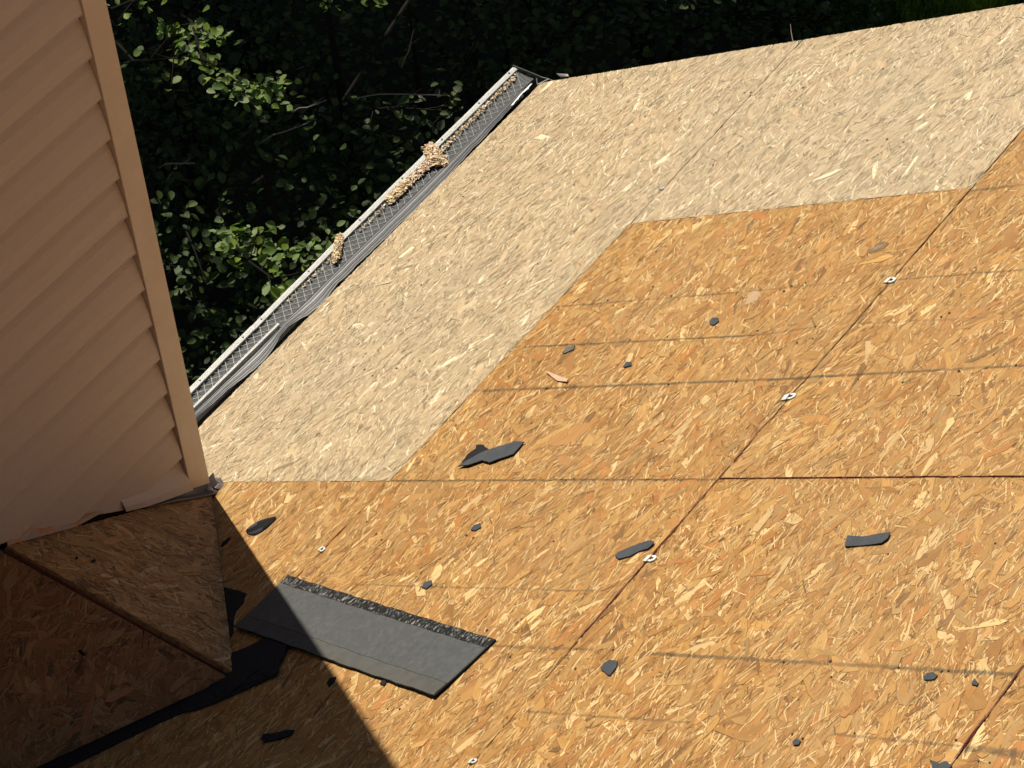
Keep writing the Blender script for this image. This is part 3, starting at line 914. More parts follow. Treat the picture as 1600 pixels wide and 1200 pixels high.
clump([(-1.245, .079), (-1.2827, .0772), (-1.3401, .0783)], 560, .0165, (.001, .013), .0115, TAN, 44, 'long low clump of yellowish dry leaves hugging the inside of the gutter lip')
pl = along([(-.66, .083), (-1.08, .076)], 300, .009, (.000, .006), 45) + along([(-1.36, .077), (-1.50, .077)], 40, .006, (.0, .005), 46) + along([(-1.64, .077), (-1.86, .075)], 34, .005, (.0, .004), 47)
lit = crumples('leaf_litter', pl, .0085, TAN + PINK + [(.12, .12, .06), (.20, .15, .08), (.40, .24, .18), (.30, .28, .14)], 48)
tag(lit, 'thin scatter of dry leaf bits and buds along the gutter lip', 'leaf litter', kind='stuff')

# ------------------------------------------------------------------ shingle and torn scraps
def scrap_mat(name, c, c2, sp=900):
    t = NT(name, .85, .22)
    f = t.noise(t.pos(), sp, 2.0, .6); b = t.noise(t.pos(), 30, 4.0, .6)
    col = t.mix(t.range(f, .35, .65), c, c2)
    col = t.mix(t.range(b, .4, .7, 0, .35), col, tuple(x * .6 for x in c))
    t.color(col); t.bump(f, .5, .0008)
    return t.m
M_SCRAP = scrap_mat('slate grey shingle granules', (.040, .045, .052), (.085, .092, .102))
M_TAR = scrap_mat('black asphalt', (.008, .008, .009), (.022, .022, .024))
def smooth_poly(P, n=2, amt=.0010, seed=0):
    """ragged outline: break every edge and nudge it"""
    r = random.Random(seed); out = []
    for a, b in zip(P, P[1:] + P[:1]):
        out.append(a)
        L = math.dist(a, b)
        k = max(1, int(L / .008))
        for j in range(1, k):
            f = j / k
            out.append((a[0] + (b[0] - a[0]) * f + r.uniform(-amt, amt), a[1] + (b[1] - a[1]) * f + r.uniform(-amt, amt)))
    return out
def scrap(P, label, h=.003, th=.0022, mat=None, name='shingle_scrap', cat='shingle scrap', lift=None, group='torn shingle scraps on the roof boards', seed=1, amt=.0011):
    P = smooth_poly(P, amt=amt, seed=seed)
    cx = sum(p[0] for p in P) / len(P); cy = sum(p[1] for p in P) / len(P)
    root = (cx, cy)
    bm = bmesh.new()
    curl = .0 if 'felt' in name else 1.0
    def H(x, s): return h + (lift(x - cx, s - cy) if lift else curl * (.8 * (s - cy) ** 2 + 2.5 * max(0, x - cx) ** 2))
    top = [bm.verts.new(rp(x, s, H(x, s) + th)) for x, s in P]
    bot = [bm.verts.new(rp(x, s, H(x, s))) for x, s in P]
    n = len(P)
    for i in range(n): bm.faces.new([top[i], bot[i], bot[(i + 1) % n], top[(i + 1) % n]])
    f1 = bm.faces.new(top); f2 = bm.faces.new(bot[::-1])
    bmesh.ops.triangulate(bm, faces=[f1, f2])
    bmesh.ops.recalc_face_normals(bm, faces=bm.faces[:])
    bm.normal_update()
    me = bpy.data.meshes.new(name); bm.to_mesh(me); bm.free()
    c3 = rp(cx, cy, h)
    me.transform(Matrix.Translation(-c3))
    me.materials.append(mat or M_SCRAP)
    o = bpy.data.objects.new(name, me); COL.objects.link(o); o.location = c3
    return tag(o, label, cat, group)
SC = {
 'a_main': [(-2.638, 1.4701), (-2.6106, 1.4875), (-2.5859, 1.5072), (-2.5664, 1.5393), (-2.5546, 1.5731), (-2.5402, 1.6045), (-2.5435, 1.6417), (-2.5659, 1.6423), (-2.5907, 1.6427), (-2.6075, 1.609), (-2.6244, 1.5801), (-2.614, 1.5457), (-2.6334, 1.5088)],
 'a_dark': [(-2.6279, 1.4657), (-2.585, 1.456), (-2.5625, 1.4679), (-2.5471, 1.4561), (-2.5477, 1.4845), (-2.5687, 1.5264), (-2.5884, 1.5096), (-2.6132, 1.4899)],
 'b': [(-2.9569, 2.3217), (-2.9439, 2.3213), (-2.926, 2.3422), (-2.9126, 2.3625), (-2.9033, 2.3965), (-2.9095, 2.412), (-2.929, 2.4074), (-2.9382, 2.3837), (-2.9558, 2.3671), (-2.9651, 2.3392)],
 'c': [(-2.9109, 2.9863), (-2.8788, 2.9723), (-2.8781, 3.0166), (-2.8695, 3.0532), (-2.867, 3.0832), (-2.8849, 3.0887), (-2.8991, 3.081), (-2.906, 3.0329)],
 'e': [(-2.9502, 0.7747), (-2.9323, 0.7666), (-2.914, 0.7816), (-2.932, 0.7868), (-2.9526, 0.7833)],
 'f': [(-3.309, 2.5726), (-3.2952, 2.5708), (-3.2827, 2.5802), (-3.285, 2.6061), (-3.3022, 2.6166), (-3.3277, 2.6183), (-3.3212, 2.5988)],
 'g': [(-3.276, 3.4487), (-3.2652, 3.4509), (-3.2608, 3.4638), (-3.2685, 3.4802), (-3.2792, 3.4794), (-3.2824, 3.4579)],
 'h': [(-3.2864, 3.5748), (-3.271, 3.5708), (-3.2819, 3.5887), (-3.2888, 3.5901)],
 'i': [(-3.4702, 3.2528), (-3.4613, 3.2546), (-3.4651, 3.2708), (-3.4753, 3.2734), (-3.4782, 3.2621)],
 'j': [(-3.4843, 3.6059), (-3.4914, 3.635), (-3.4838, 3.645), (-3.4947, 3.6674), (-3.5085, 3.6616), (-3.5052, 3.6292)],
 'k': [(-2.0778, 1.9278), (-2.0622, 1.9269), (-2.0639, 1.9486), (-2.0778, 1.9618), (-2.0927, 1.9555), (-2.089, 1.9389)],
 'l': [(-2.1724, 1.4564), (-2.1483, 1.4555), (-2.1418, 1.4799), (-2.1612, 1.4917), (-2.1758, 1.4695)],
 'm': [(-2.2469, 1.7519), (-2.2287, 1.7485), (-2.2298, 1.7684), (-2.2433, 1.7796), (-2.25, 1.7616)],
 'n': [(-3.0807, 1.7485), (-3.0625, 1.7455), (-3.0551, 1.7625), (-3.0683, 1.7775), (-3.0844, 1.7713)],
 'o': [(-2.8729, 1.737), (-2.8564, 1.7338), (-2.8492, 1.7511), (-2.8631, 1.7664), (-2.8749, 1.7582)],
 'p': [(-3.0594, 2.6344), (-3.0448, 2.6385), (-3.0485, 2.6493), (-3.061, 2.6455)],
 'q': [(-2.9038, 2.6037), (-2.887, 2.5964), (-2.8804, 2.6071), (-2.8972, 2.6202)],
 'r': [(-3.6064, 1.6679), (-3.5916, 1.667), (-3.5847, 1.697), (-3.571, 1.732), (-3.5703, 1.7633), (-3.5873, 1.7617), (-3.6029, 1.729), (-3.615, 1.6897)],
 's': [(-3.4154, 1.7219), (-3.3984, 1.7166), (-3.3927, 1.7354), (-3.4096, 1.7429), (-3.425, 1.7391)],
 't': [(-3.404, 1.9102), (-3.3913, 1.9094), (-3.3922, 1.9267), (-3.4069, 1.9295)],
}
# the largest scrap: slate-grey sheet with a black sheet under one corner (one thing, two parts)
big = empty('shingle_scrap', rp(-2.585, 1.55, .003))
tag(big, 'largest torn grey shingle scrap, black sheet under one corner, amid the orange boards', 'shingle scrap', 'torn shingle scraps on the roof boards')
def part_sheet(name, P, parent, mat, h, th, seed):
    P = smooth_poly(P, amt=.0011, seed=seed)
    bm = bmesh.new()
    hs = [h(x, s) for x, s in P]
    top = [bm.verts.new(rp(x, s, hh + th)) for (x, s), hh in zip(P, hs)]; bot = [bm.verts.new(rp(x, s, hh)) for (x, s), hh in zip(P, hs)]
    n = len(P)
    for i in range(n): bm.faces.new([top[i], bot[i], bot[(i + 1) % n], top[(i + 1) % n]])
    f1 = bm.faces.new(top); f2 = bm.faces.new(bot[::-1])
    bmesh.ops.triangulate(bm, faces=[f1, f2])
    return bm_obj(name, bm, mat, parent)
part_sheet('torn_sheet', SC['a_main'], big, M_SCRAP, lambda x, s: .0062 + max(0, (-2.60 - x)) * .05, .0022, 1)
part_sheet('dark_corner', SC['a_dark'], big, M_TAR, lambda x, s: .0026, .0022, 2)
scrap(SC['b'], 'long narrow grey scrap lying across the joint beside a white metal clip', seed=3)
scrap(SC['c'], 'clean cut rectangular grey scrap alone below the open horizontal joint on the right', seed=4, amt=.0004)
scrap(SC['e'], 'slim black scrap in the shadow close to the saddle edge', mat=M_TAR, seed=6)
scrap(SC['f'], 'rounded grey scrap right of the loose shingle, near the lower frame edge', seed=7)
scrap(SC['g'], 'grey oval scrap just under the dark granule line at lower right', seed=8)
scrap(SC['h'], 'tiny drop shaped scrap right of the oval scrap, near the red joint', seed=9)
scrap(SC['i'], 'small grey scrap at the bottom edge, between the loose shingle and the right hand joint', seed=10)
scrap(SC['j'], 'ragged scrap cut off by the bottom edge, touching the right hand joint', seed=11)
scrap(SC['k'], 'small dark chip above the second granule line, on the upper orange board', seed=12)
M_SCRAPL = scrap_mat('dusty shingle chip', (.10, .095, .08), (.17, .155, .12))
scrap(SC['l'], 'dusty olive grey chip just below the second granule line, near the tan board', mat=M_SCRAPL, seed=13)
scrap(SC['m'], 'pea sized chip between the two strong granule lines', seed=14)
scrap(SC['n'], 'small grey chip above the black strip of the loose shingle', seed=15)
scrap(SC['o'], 'small chip below the largest scrap, halfway to the loose shingle', seed=16)
scrap(SC['r'], 'long black scrap lying deep in the chimney shadow at the bottom edge', mat=M_TAR, seed=19)
scrap(SC['s'], 'small black scrap at the very rim of the shadow, below the loose shingle', mat=M_TAR, seed=20)
scrap(SC['t'], 'dark chip half hidden under the lower edge of the loose shingle', mat=M_TAR, seed=21)
# curled scrap by the chimney corner: a sheet standing on its edge
rows = []
P0 = [(-2.8901, .8283), (-2.882, .8572), (-2.8600, .8836), (-2.8340, .9016)]
for i in range(9):
    f = i / 8 * 3; k = min(2, int(f)); u = f - k
    x = P0[k][0] + (P0[k + 1][0] - P0[k][0]) * u; s = P0[k][1] + (P0[k + 1][1] - P0[k][1]) * u
    w = math.sin((i + .6) / 9.2 * math.pi)
    rows.append([rp(x + .004, s - .004, .014 * w + .003), rp(x, s, .017 * w + .0045), rp(x - .007 * w, s + .004 * w, .014 * w + .003), rp(x - .016 * w, s + .010 * w, .006 * w + .003), rp(x - .027 * w, s + .018 * w, .0026)])
o = strip('shingle_scrap', rows, M_TAR, None, .0018)
o.data.materials.append(M_SCRAP)
for p in o.data.polygons:
    if p.normal.dot(Vector((-.1, .7, .7))) > .80: p.material_index = 1
tag(o, 'curled black scrap standing on its grey edge below the chimney corner', 'shingle scrap', 'torn shingle scraps on the roof boards')
M_CHIP = simple('pale wood chip', (.55, .38, .25), .7, .2, nscale=80, namt=.3)
scrap([(-2.2552, 1.4665), (-2.2591, 1.4899), (-2.2899, 1.5838), (-2.3031, 1.5904), (-2.2931, 1.5422)], 'pale pinkish splinter of wood lying loose beside the third granule line', mat=M_CHIP, name='wood_chip', cat='wood chip', group=None, seed=22, amt=.0004)

# felt around the saddle
FELT = {
 'felt1': [(-3.0996, 0.9414), (-3.1103, 0.9876), (-3.116, 1.0335), (-3.1263, 1.0841), (-3.1569, 1.1065), (-3.1927, 1.1126), (-3.2182, 1.1323), (-3.2678, 1.1843), (-3.2908, 1.1933), (-3.179, 1.0413)],
 'felt2': [(-3.2853, 1.336), (-3.2666, 1.3822), (-3.2479, 1.4305), (-3.2542, 1.4423), (-3.2883, 1.4472), (-3.3103, 1.4601), (-3.3428, 1.4843), (-3.3693, 1.4919), (-3.3968, 1.5161), (-3.415, 1.5098), (-3.4089, 1.4696), (-3.3906, 1.4419), (-3.4143, 1.4232), (-3.4414, 1.4212), (-3.4715, 1.4068), (-3.507, 1.3799), (-3.5404, 1.3238), (-3.5476, 1.2912), (-3.5346, 1.2572), (-3.5023, 1.2568), (-3.4634, 1.2942), (-3.4259, 1.3216), (-3.3988, 1.3184), (-3.3446, 1.2692), (-3.3265, 1.3007), (-3.2993, 1.3326)],
 'felt3': [(-3.422, 1.3369), (-3.503, 1.2388), (-3.5871, 1.1367), (-3.6689, 1.034), (-3.7791, 0.9051), (-3.8817, 0.7841), (-3.9117, 0.8766), (-3.7605, 1.0393), (-3.6752, 1.1357), (-3.6009, 1.2156), (-3.5353, 1.3044), (-3.4677, 1.3681)],
}
scrap(FELT['felt3'], 'black felt strip tucked along the lower edge of the saddle', h=.0024, th=.0018, mat=M_FELT, name='felt_strip', cat='roofing felt', group=None, seed=31)
scrap(FELT['felt1'], 'torn black felt corner above the loose shingle, against the saddle edge', h=.0024, th=.002, mat=M_FELT, name='felt_scrap', cat='roofing felt', group=None, seed=32)
scrap(FELT['felt2'], 'large ragged black felt piece lapping over the end of the loose shingle', h=.0092, th=.002, mat=M_FELT, name='felt_scrap', cat='roofing felt', group=None, seed=33,
      lift=lambda x, s: -.0045 if x < -.06 else 0)

# ------------------------------------------------------------------ the loose shingle, lying upside down
sh = empty('shingle', rp(-3.25, 1.66, .003))
tag(sh, 'loose grey asphalt shingle with a black sealant band, half in the chimney shadow', 'shingle')
A, B_, C_, D_ = (-3.0593, 1.1963), (-3.2433, 2.1716), (-3.4329, 2.1403), (-3.2561, 1.1824)
def shp(u, v):                       # u along, v across
    x = (A[0] * (1 - u) + B_[0] * u) * (1 - v) + (D_[0] * (1 - u) + C_[0] * u) * v
    s = (A[1] * (1 - u) + B_[1] * u) * (1 - v) + (D_[1] * (1 - u) + C_[1] * u) * v
    return x + .0010 * math.sin(u * 47 + v * 3) + .0006 * math.sin(u * 118 + 2), s + .0010 * math.sin(v * 31 + 1)
def warp(u, v): return .0036 + .0035 * v ** 2 + .002 * math.sin(u * 7.0) * v + .003 * (1 - u) ** 4
def sh_mat():
    t = NT('shingle back', .62, .42)
    p = t.pos()
    f = t.noise(p, 1100, 2, .6); b = t.noise(p, 55, 5, .7); mott = t.noise(p, 17, 4, .65)
    c = t.mix(t.range(b, .42, .66, 0, .8), (.050, .053, .056), (.088, .092, .092))
    c = t.mix(t.range(mott, .40, .66, 0, .55), c, (.046, .050, .052))
    c = t.mix(t.range(f, .5, .7, 0, .45), c, (.17, .17, .15))
    t.color(c); t.bump(f, .25, .0006)
    return t.m
def tar_mat():
    t = NT('sealant band', .35, .6)
    p = t.pos()
    b = t.noise(t.mapping(p, (60, 150, 150), (0, 0, .3)), 1.0, 5, .75, .6)
    c = t.mix(t.range(b, .55, .60, 0, 1), (.008, .008, .009), (.30, .30, .29))
    t.color(c); t.bump(b, .6, .002)
    return t.m
def sheet(name, u0, u1, v0, v1, h, th, mat, nu=40, nv=5):
    bm = bmesh.new()
    T = [[bm.verts.new(rp(*shp(u0 + (u1 - u0) * i / nu, v0 + (v1 - v0) * j / nv), warp(u0 + (u1 - u0) * i / nu, v0 + (v1 - v0) * j / nv) + h + th)) for j in range(nv + 1)] for i in range(nu + 1)]
    Bt = [[bm.verts.new(rp(*shp(u0 + (u1 - u0) * i / nu, v0 + (v1 - v0) * j / nv), warp(u0 + (u1 - u0) * i / nu, v0 + (v1 - v0) * j / nv) + h)) for j in range(nv + 1)] for i in range(nu + 1)]
    for i in range(nu):
        for j in range(nv):
            bm.faces.new([T[i][j], T[i + 1][j], T[i + 1][j + 1], T[i][j + 1]])
            bm.faces.new([Bt[i][j], Bt[i][j + 1], Bt[i + 1][j + 1], Bt[i + 1][j]])
    for i in range(nu):
        bm.faces.new([T[i][0], Bt[i][0], Bt[i + 1][0], T[i + 1][0]]); bm.faces.new([T[i][nv], T[i + 1][nv], Bt[i + 1][nv], Bt[i][nv]])
    for j in range(nv):
        bm.faces.new([T[0][j], T[0][j + 1], Bt[0][j + 1], Bt[0][j]]); bm.faces.new([T[nu][j], Bt[nu][j], Bt[nu][j + 1], T[nu][j + 1]])
    return bm_obj(name, bm, mat, sh)
M_SHB = sh_mat()
sheet('shingle_sheet', 0, 1, 0, 1, 0, .0032, M_TAR)
sheet('backing', .002, .997, .150, .775, .0034, .0004, M_SHB)
sheet('backing', .002, .995, .782, .992, .0034, .0009, scrap_mat('paler backing strip', (.070, .069, .062), (.115, .112, .100)))
sheet('sealant_band', .002, .998, .010, .146, .0034, .0006, tar_mat(), 60, 3)

# small marks on the saddle boards
def saddle_scrap(P, label, seed):
    ext = Vector((0, 0, 1)); bm = bmesh.new()
    pts = [Vector(p) for p in P]
    add_prism(bm, [p + NF * .0105 for p in pts], [p + NF * .0086 for p in pts])
    c3 = sum(pts, Vector()) / len(pts)
    me = bpy.data.meshes.new('felt_chip'); bmesh.ops.recalc_face_normals(bm, faces=bm.faces[:]); bm.to_mesh(me); bm.free()
    me.transform(Matrix.Translation(-c3)); me.materials.append(M_TAR)
    o = bpy.data.objects.new('felt_chip', me); COL.objects.link(o); o.location = c3
    tag(o, label, 'felt chip', 'black chips on the saddle boards')
def on_face(x, y, back=False):
    a, b, c = (CL0, CR1, CRW) if back else (CR0, CR1, CRW)
    n = (b - a).cross(c - a); z = a.z - ((x - a.x) * n.x + (y - a.y) * n.y) / n.z
    return Vector((x, y, z))
def chip(x, y, L, W, a, back, label):
    global NF
    keep = NF
    if back: NF = NB
    P = [on_face(x + L * u * math.cos(a) - W * v * math.sin(a), y + L * u * math.sin(a) + W * v * math.cos(a), back) for u, v in ((-.5, -.2), (-.3, -.5), (.3, -.45), (.5, .1), (.25, .5), (-.35, .4))]
    saddle_scrap(P, label, 1); NF = keep
chip(-3.3006, -.561, .018, .008, .3, False, 'flat black chip on the upper saddle board, near the chimney wall')
chip(-3.325, -.530, .012, .006, .5, False, 'smaller black chip beside the flat chip on the upper saddle board')
chip(-3.5300, -.735, .022, .007, 1.4, True, 'upright black sliver on the reddish saddle board')

# ------------------------------------------------------------------ background: ground, woods
def ground():
    t = NT('woodland soil', .95, .1)
    p = t.pos()
    a = t.noise(p, 1.2, 6, .65); b = t.noise(p, 22, 4, .7)
    c = t.mix(t.range(a, .35, .7), (.014, .012, .007), (.022, .026, .010))
    c = t.mix(t.range(b, .5, .75, 0, .5), c, (.045, .033, .020))
    t.color(c); t.bump(b, .8, .05)
    N = 60; S = 90.0
    V, F = [], []
    r = random.Random(9)
    for i in range(N + 1):
        for j in range(N + 1):
            u = (i / N * 2 - 1); v = (j / N * 2 - 1)
            x = math.copysign(abs(u) ** 2.2, u) * S + 3; y = math.copysign(abs(v) ** 2.2, v) * S + 3
            V.append((x, y, GROUND + r.uniform(-.06, .06) + .02 * math.sin(x) * math.cos(y)))
    for i in range(N):
        for j in range(N):
            a0 = i * (N + 1) + j
            F.append((a0, a0 + N + 1, a0 + N + 2, a0 + 1))
    o = mesh('ground', V, F, t.m)
    tag(o, 'dark wooded ground far below the eave', 'ground', kind='structure')
ground()

def leaf_mat(name, tint):
    t = NT(name, .55, .22)
    at = t.n('ShaderNodeAttribute', attribute_name='tint')
    t.color(at.outputs['Color'])
    tr = t.n('ShaderNodeBsdfTranslucent'); t.l(t.mix(1.0, at.outputs['Color'], (.9, 1.0, .35), 'MULTIPLY'), tr.inputs['Color'])
    mx = t.n('ShaderNodeMixShader'); mx.inputs[0].default_value = .30
    out = t.t.nodes['Material Output']
    t.l(t.b.outputs[0], mx.inputs[1]); t.l(tr.outputs[0], mx.inputs[2]); t.l(mx.outputs[0], out.inputs['Surface'])
    return t.m
M_LEAF = leaf_mat('broad leaf', None)
M_BARK = simple('bark', (.014, .011, .008), .9, .1, nscale=30, namt=.6)
M_DEADTWIG = simple('bleached twig', (.20, .17, .14), .8, .2, nscale=40, namt=.4)

def leaves(name, centers, size, seed, parent, cols, flat=.55):
    """rounded leaves, each folded along its midrib"""
    r = np.random.default_rng(seed)
    C = np.array(centers); n = len(C)
    shp_ = np.array([(-.5, 0), (-.33, -.30), (.02, -.40), (.34, -.22), (.55, 0), (.34, .22), (.02, .40), (-.33, .30)])
    fold = np.abs(shp_[:, 1])
    sz = size * r.uniform(.55, 1.25, n)
    # orientation: normals mostly up
    az = r.uniform(0, 2 * math.pi, n)
    nrm = np.stack([r.normal(0, flat, n), r.normal(0, flat, n), np.ones(n)], 1); nrm /= np.linalg.norm(nrm, axis=1)[:, None]
    t0 = np.stack([np.cos(az), np.sin(az), np.zeros(n)], 1)
    t0 -= nrm * (t0 * nrm).sum(1)[:, None]; t0 /= np.linalg.norm(t0, axis=1)[:, None]
    b0 = np.cross(nrm, t0)
    fk = r.uniform(.1, .45, n); curl = r.uniform(-.25, .1, n)
    loc = (shp_[None, :, 0, None] * t0[:, None] + shp_[None, :, 1, None] * b0[:, None] * r.uniform(.8, 1.1, n)[:, None, None]
           + (fold[None] * fk[:, None] + (shp_[None, :, 0] ** 2) * curl[:, None])[..., None] * nrm[:, None]) * sz[:, None, None]
    V = (C[:, None] + loc).reshape(-1, 3)
    cc = np.array(cols)[r.integers(0, len(cols), n)] * r.uniform(.65, 1.3, (n, 1))
    colv = np.repeat(cc, 8, 0)
    idx = np.arange(n)[:, None] * 8
    f1 = idx + np.array([[0, 1, 2, 3, 4]]); f2 = idx + np.array([[0, 4, 5, 6, 7]])
    loops = np.stack([f1, f2], 1).reshape(-1)
    me = bpy.data.meshes.new(name)
    me.vertices.add(n * 8); me.vertices.foreach_set('co', V.ravel())
    me.loops.add(n * 10); me.loops.foreach_set('vertex_index', loops)
    me.polygons.add(n * 2); me.polygons.foreach_set('loop_start', np.arange(n * 2) * 5)
    me.update(calc_edges=True)
    ca_ = me.color_attributes.new('tint', 'FLOAT_COLOR', 'POINT')
    ca_.data.foreach_set('color', np.hstack([colv, np.ones((n * 8, 1))]).ravel())
    return link(name, me, M_LEAF, parent)

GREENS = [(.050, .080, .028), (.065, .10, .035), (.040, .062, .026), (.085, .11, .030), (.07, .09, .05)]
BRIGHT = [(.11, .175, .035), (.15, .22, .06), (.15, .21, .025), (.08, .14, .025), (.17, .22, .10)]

def shrub(x, y, h, rad, n, seed, label, size=.05, cols=GREENS, name='shrub', cat='shrub', group='leafy undergrowth in the woods below'):
    r = random.Random(seed)
    root = empty(name, (x, y, GROUND - .05))
    tag(root, label, cat, group)
    bm = bmesh.new()
    tips = []
    for k in range(6):
        a = r.uniform(0, 2 * math.pi); d = r.uniform(.3, .9) * rad
        p = [Vector((x, y, GROUND - .05)), Vector((x + d * .3 * math.cos(a), y + d * .3 * math.sin(a), GROUND + h * .4)), Vector((x + d * math.cos(a), y + d * math.sin(a), GROUND + h * r.uniform(.75, 1.05)))]
        add_tube(bm, p, [.022, .014, .005], 5)
        for m in range(4):
            q1 = p[1].lerp(p[2], r.uniform(.1, .9)); a2 = r.uniform(0, 2 * math.pi)
            q2 = q1 + Vector((math.cos(a2), math.sin(a2), r.uniform(-.1, .5))) * rad * .45
            add_tube(bm, [q1, q1.lerp(q2, .5) + Vector((0, 0, .03)), q2], [.007, .005, .002], 4)
            tips.append(q2); tips.append(q1.lerp(q2, .5))
        tips.append(p[2])
    bm_obj('stem', bm, M_BARK, root)
    cs = []
    for i in range(n):
        t_ = r.choice(tips)
        cs.append((t_.x + r.gauss(0, .16 * rad + .04), t_.y + r.gauss(0, .16 * rad + .04), t_.z + r.gauss(0, .10)))
    leaves('foliage', cs, size, seed, root, cols)
    return root
UNDER = [
 (1.0, 4.1, 1.7, .9, 1500, 'dark shrub behind the top of the chimney post'),
 (2.0, 4.6, 1.6, 1.0, 1600, 'dark shrub below the bright leafy spray at upper left'),
 (2.9, 4.9, 1.5, .9, 1400, 'dark shrub along the upper frame edge, left of the gutter end'),
 (1.2, 3.0, 1.3, .9, 1500, 'low dark shrub between chimney post and gutter, mid height'),
 (2.2, 3.4, 1.3, .9, 1500, 'dark low shrub left of the upper half of the gutter'),
 (3.4, 3.6, 1.4, 1.0, 1500, 'dark shrub straight behind the far end of the gutter'),
 (4.2, 3.0, 1.4, .9, 1300, 'dim shrub above the rake edge, right of the gutter end'),
 (4.7, 2.4, 1.2, .8, 1200, 'dim shrub above the rake near the tan joint'),
 (5.4, 2.4, 1.2, .8, 900, 'dim shrub at the top edge, right of the rake joint'),
 (.6, 2.4, 1.1, .7, 1100, 'dark shrub under the lower stretch of the gutter'),
 (3.4, 5.6, 1.3, .9, 900, 'farthest dim shrub at the very top left of the woods')]
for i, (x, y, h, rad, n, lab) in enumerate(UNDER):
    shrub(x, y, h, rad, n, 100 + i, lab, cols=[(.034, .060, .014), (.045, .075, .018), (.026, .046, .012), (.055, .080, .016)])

def spray(base, tips_path, n, size, seed, label, cols=BRIGHT, spread=.13):
    """young tree: thin trunk to a side branch whose leaves catch some sun"""
    r = random.Random(seed)
    root = empty('sapling', (base[0], base[1], GROUND - .05))
    tag(root, label, 'sapling', 'saplings holding out leafy sprays')
    P = [Vector(p) for p in tips_path]
    bm = bmesh.new()
    top = Vector((base[0], base[1], P[0].z - .25))
    add_tube(bm, [Vector((base[0], base[1], GROUND - .05)), top.lerp(Vector((base[0], base[1], GROUND)), .5) + Vector((.05, .03, 0)), top, P[0]], [.035, .026, .012, .006], 6)
    bm_obj('trunk', bm, M_BARK, root)
    bm = bmesh.new()
    add_tube(bm, P, [.009 - .006 * i / (len(P) - 1) for i in range(len(P))], 5)
    cs = []
    for a, b in zip(P, P[1:]):
        for k in range(5):
            q1 = a.lerp(b, r.random()); a2 = r.uniform(0, 2 * math.pi)
            q2 = q1 + Vector((math.cos(a2), math.sin(a2), r.uniform(-.25, .25))) * spread * 1.3
            add_tube(bm, [q1, q2], [.004, .0015], 4)
            for m in range(max(1, n // (5 * (len(P) - 1)))):
                t_ = q1.lerp(q2, r.uniform(.2, 1.1))
                cs.append((t_.x + r.gauss(0, spread * .22), t_.y + r.gauss(0, spread * .22), t_.z + r.gauss(0, spread * .2)))
    bm_obj('branch', bm, M_BARK, root)
    leaves('foliage', cs, size, seed, root, cols, .5)
    return root
# z = -3 .. -2.4 in front of the dark undergrowth
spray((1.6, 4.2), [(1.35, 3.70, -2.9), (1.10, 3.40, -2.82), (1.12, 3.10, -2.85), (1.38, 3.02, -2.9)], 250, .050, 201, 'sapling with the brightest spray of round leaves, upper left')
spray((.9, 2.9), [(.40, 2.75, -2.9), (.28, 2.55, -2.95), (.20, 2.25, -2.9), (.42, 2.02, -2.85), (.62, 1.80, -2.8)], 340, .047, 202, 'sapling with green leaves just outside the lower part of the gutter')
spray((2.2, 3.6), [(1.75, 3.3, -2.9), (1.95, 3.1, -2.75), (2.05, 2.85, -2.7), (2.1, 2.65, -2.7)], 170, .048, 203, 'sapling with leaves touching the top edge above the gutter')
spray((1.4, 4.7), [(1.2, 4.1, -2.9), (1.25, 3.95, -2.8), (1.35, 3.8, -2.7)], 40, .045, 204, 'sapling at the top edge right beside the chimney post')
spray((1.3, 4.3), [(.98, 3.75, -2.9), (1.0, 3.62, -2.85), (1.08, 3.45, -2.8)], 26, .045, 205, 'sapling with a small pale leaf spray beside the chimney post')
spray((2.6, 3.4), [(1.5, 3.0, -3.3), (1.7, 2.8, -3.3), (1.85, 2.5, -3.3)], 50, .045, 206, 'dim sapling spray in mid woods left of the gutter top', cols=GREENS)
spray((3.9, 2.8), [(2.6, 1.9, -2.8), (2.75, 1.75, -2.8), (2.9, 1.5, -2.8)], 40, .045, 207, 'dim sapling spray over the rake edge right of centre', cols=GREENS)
# fallen and dead twigs catching light
TW = [((1.42, 2.75, -3.0), (1.62, 2.36, -2.95), 'pale dead twig lying level in the dark woods, nearest the gutter top'),
      ((.62, 3.32, -3.1), (.70, 3.16, -3.05), 'short bleached twig close to the chimney post'),
      ((1.02, 3.02, -3.1), (1.12, 2.80, -2.95), 'slanting pale twig under the bright spray'),
      ((1.18, 2.95, -3.0), (1.27, 2.80, -2.92), 'second slanting twig just above the first one'),
      ((1.62, 2.62, -2.9), (1.60, 2.50, -2.6), 'thin steep twig in the dark left of the gutter top'),
      ((-.605, -.93, .57), (-.668, -1.005, .638), None)]
for i, (a, b, lab) in enumerate(TW[:5]):
    bm = bmesh.new(); a = Vector(a); b = Vector(b); r = random.Random(i)
    mid = a.lerp(b, .5) + Vector((r.uniform(-.02, .02), r.uniform(-.02, .02), r.uniform(-.02, .03)))
    add_tube(bm, [a, a.lerp(mid, .5) + Vector((0, 0, .012)), mid, b], [.0022, .0034, .0036, .0024], 5)
    q1 = a.lerp(b, .6); add_tube(bm, [q1, q1 + Vector((.03, -.05, .05))], [.002, .001], 4)
    c3 = mid.copy()
    me = bpy.data.meshes.new('dead_twig'); bmesh.ops.recalc_face_normals(bm, faces=bm.faces[:]); bm.to_mesh(me); bm.free()
    me.transform(Matrix.Translation(-c3)); me.materials.append(M_DEADTWIG)
    o = bpy.data.objects.new('dead_twig', me); COL.objects.link(o); o.location = c3
    tag(o, lab, 'twig', 'dead twigs in the woods')
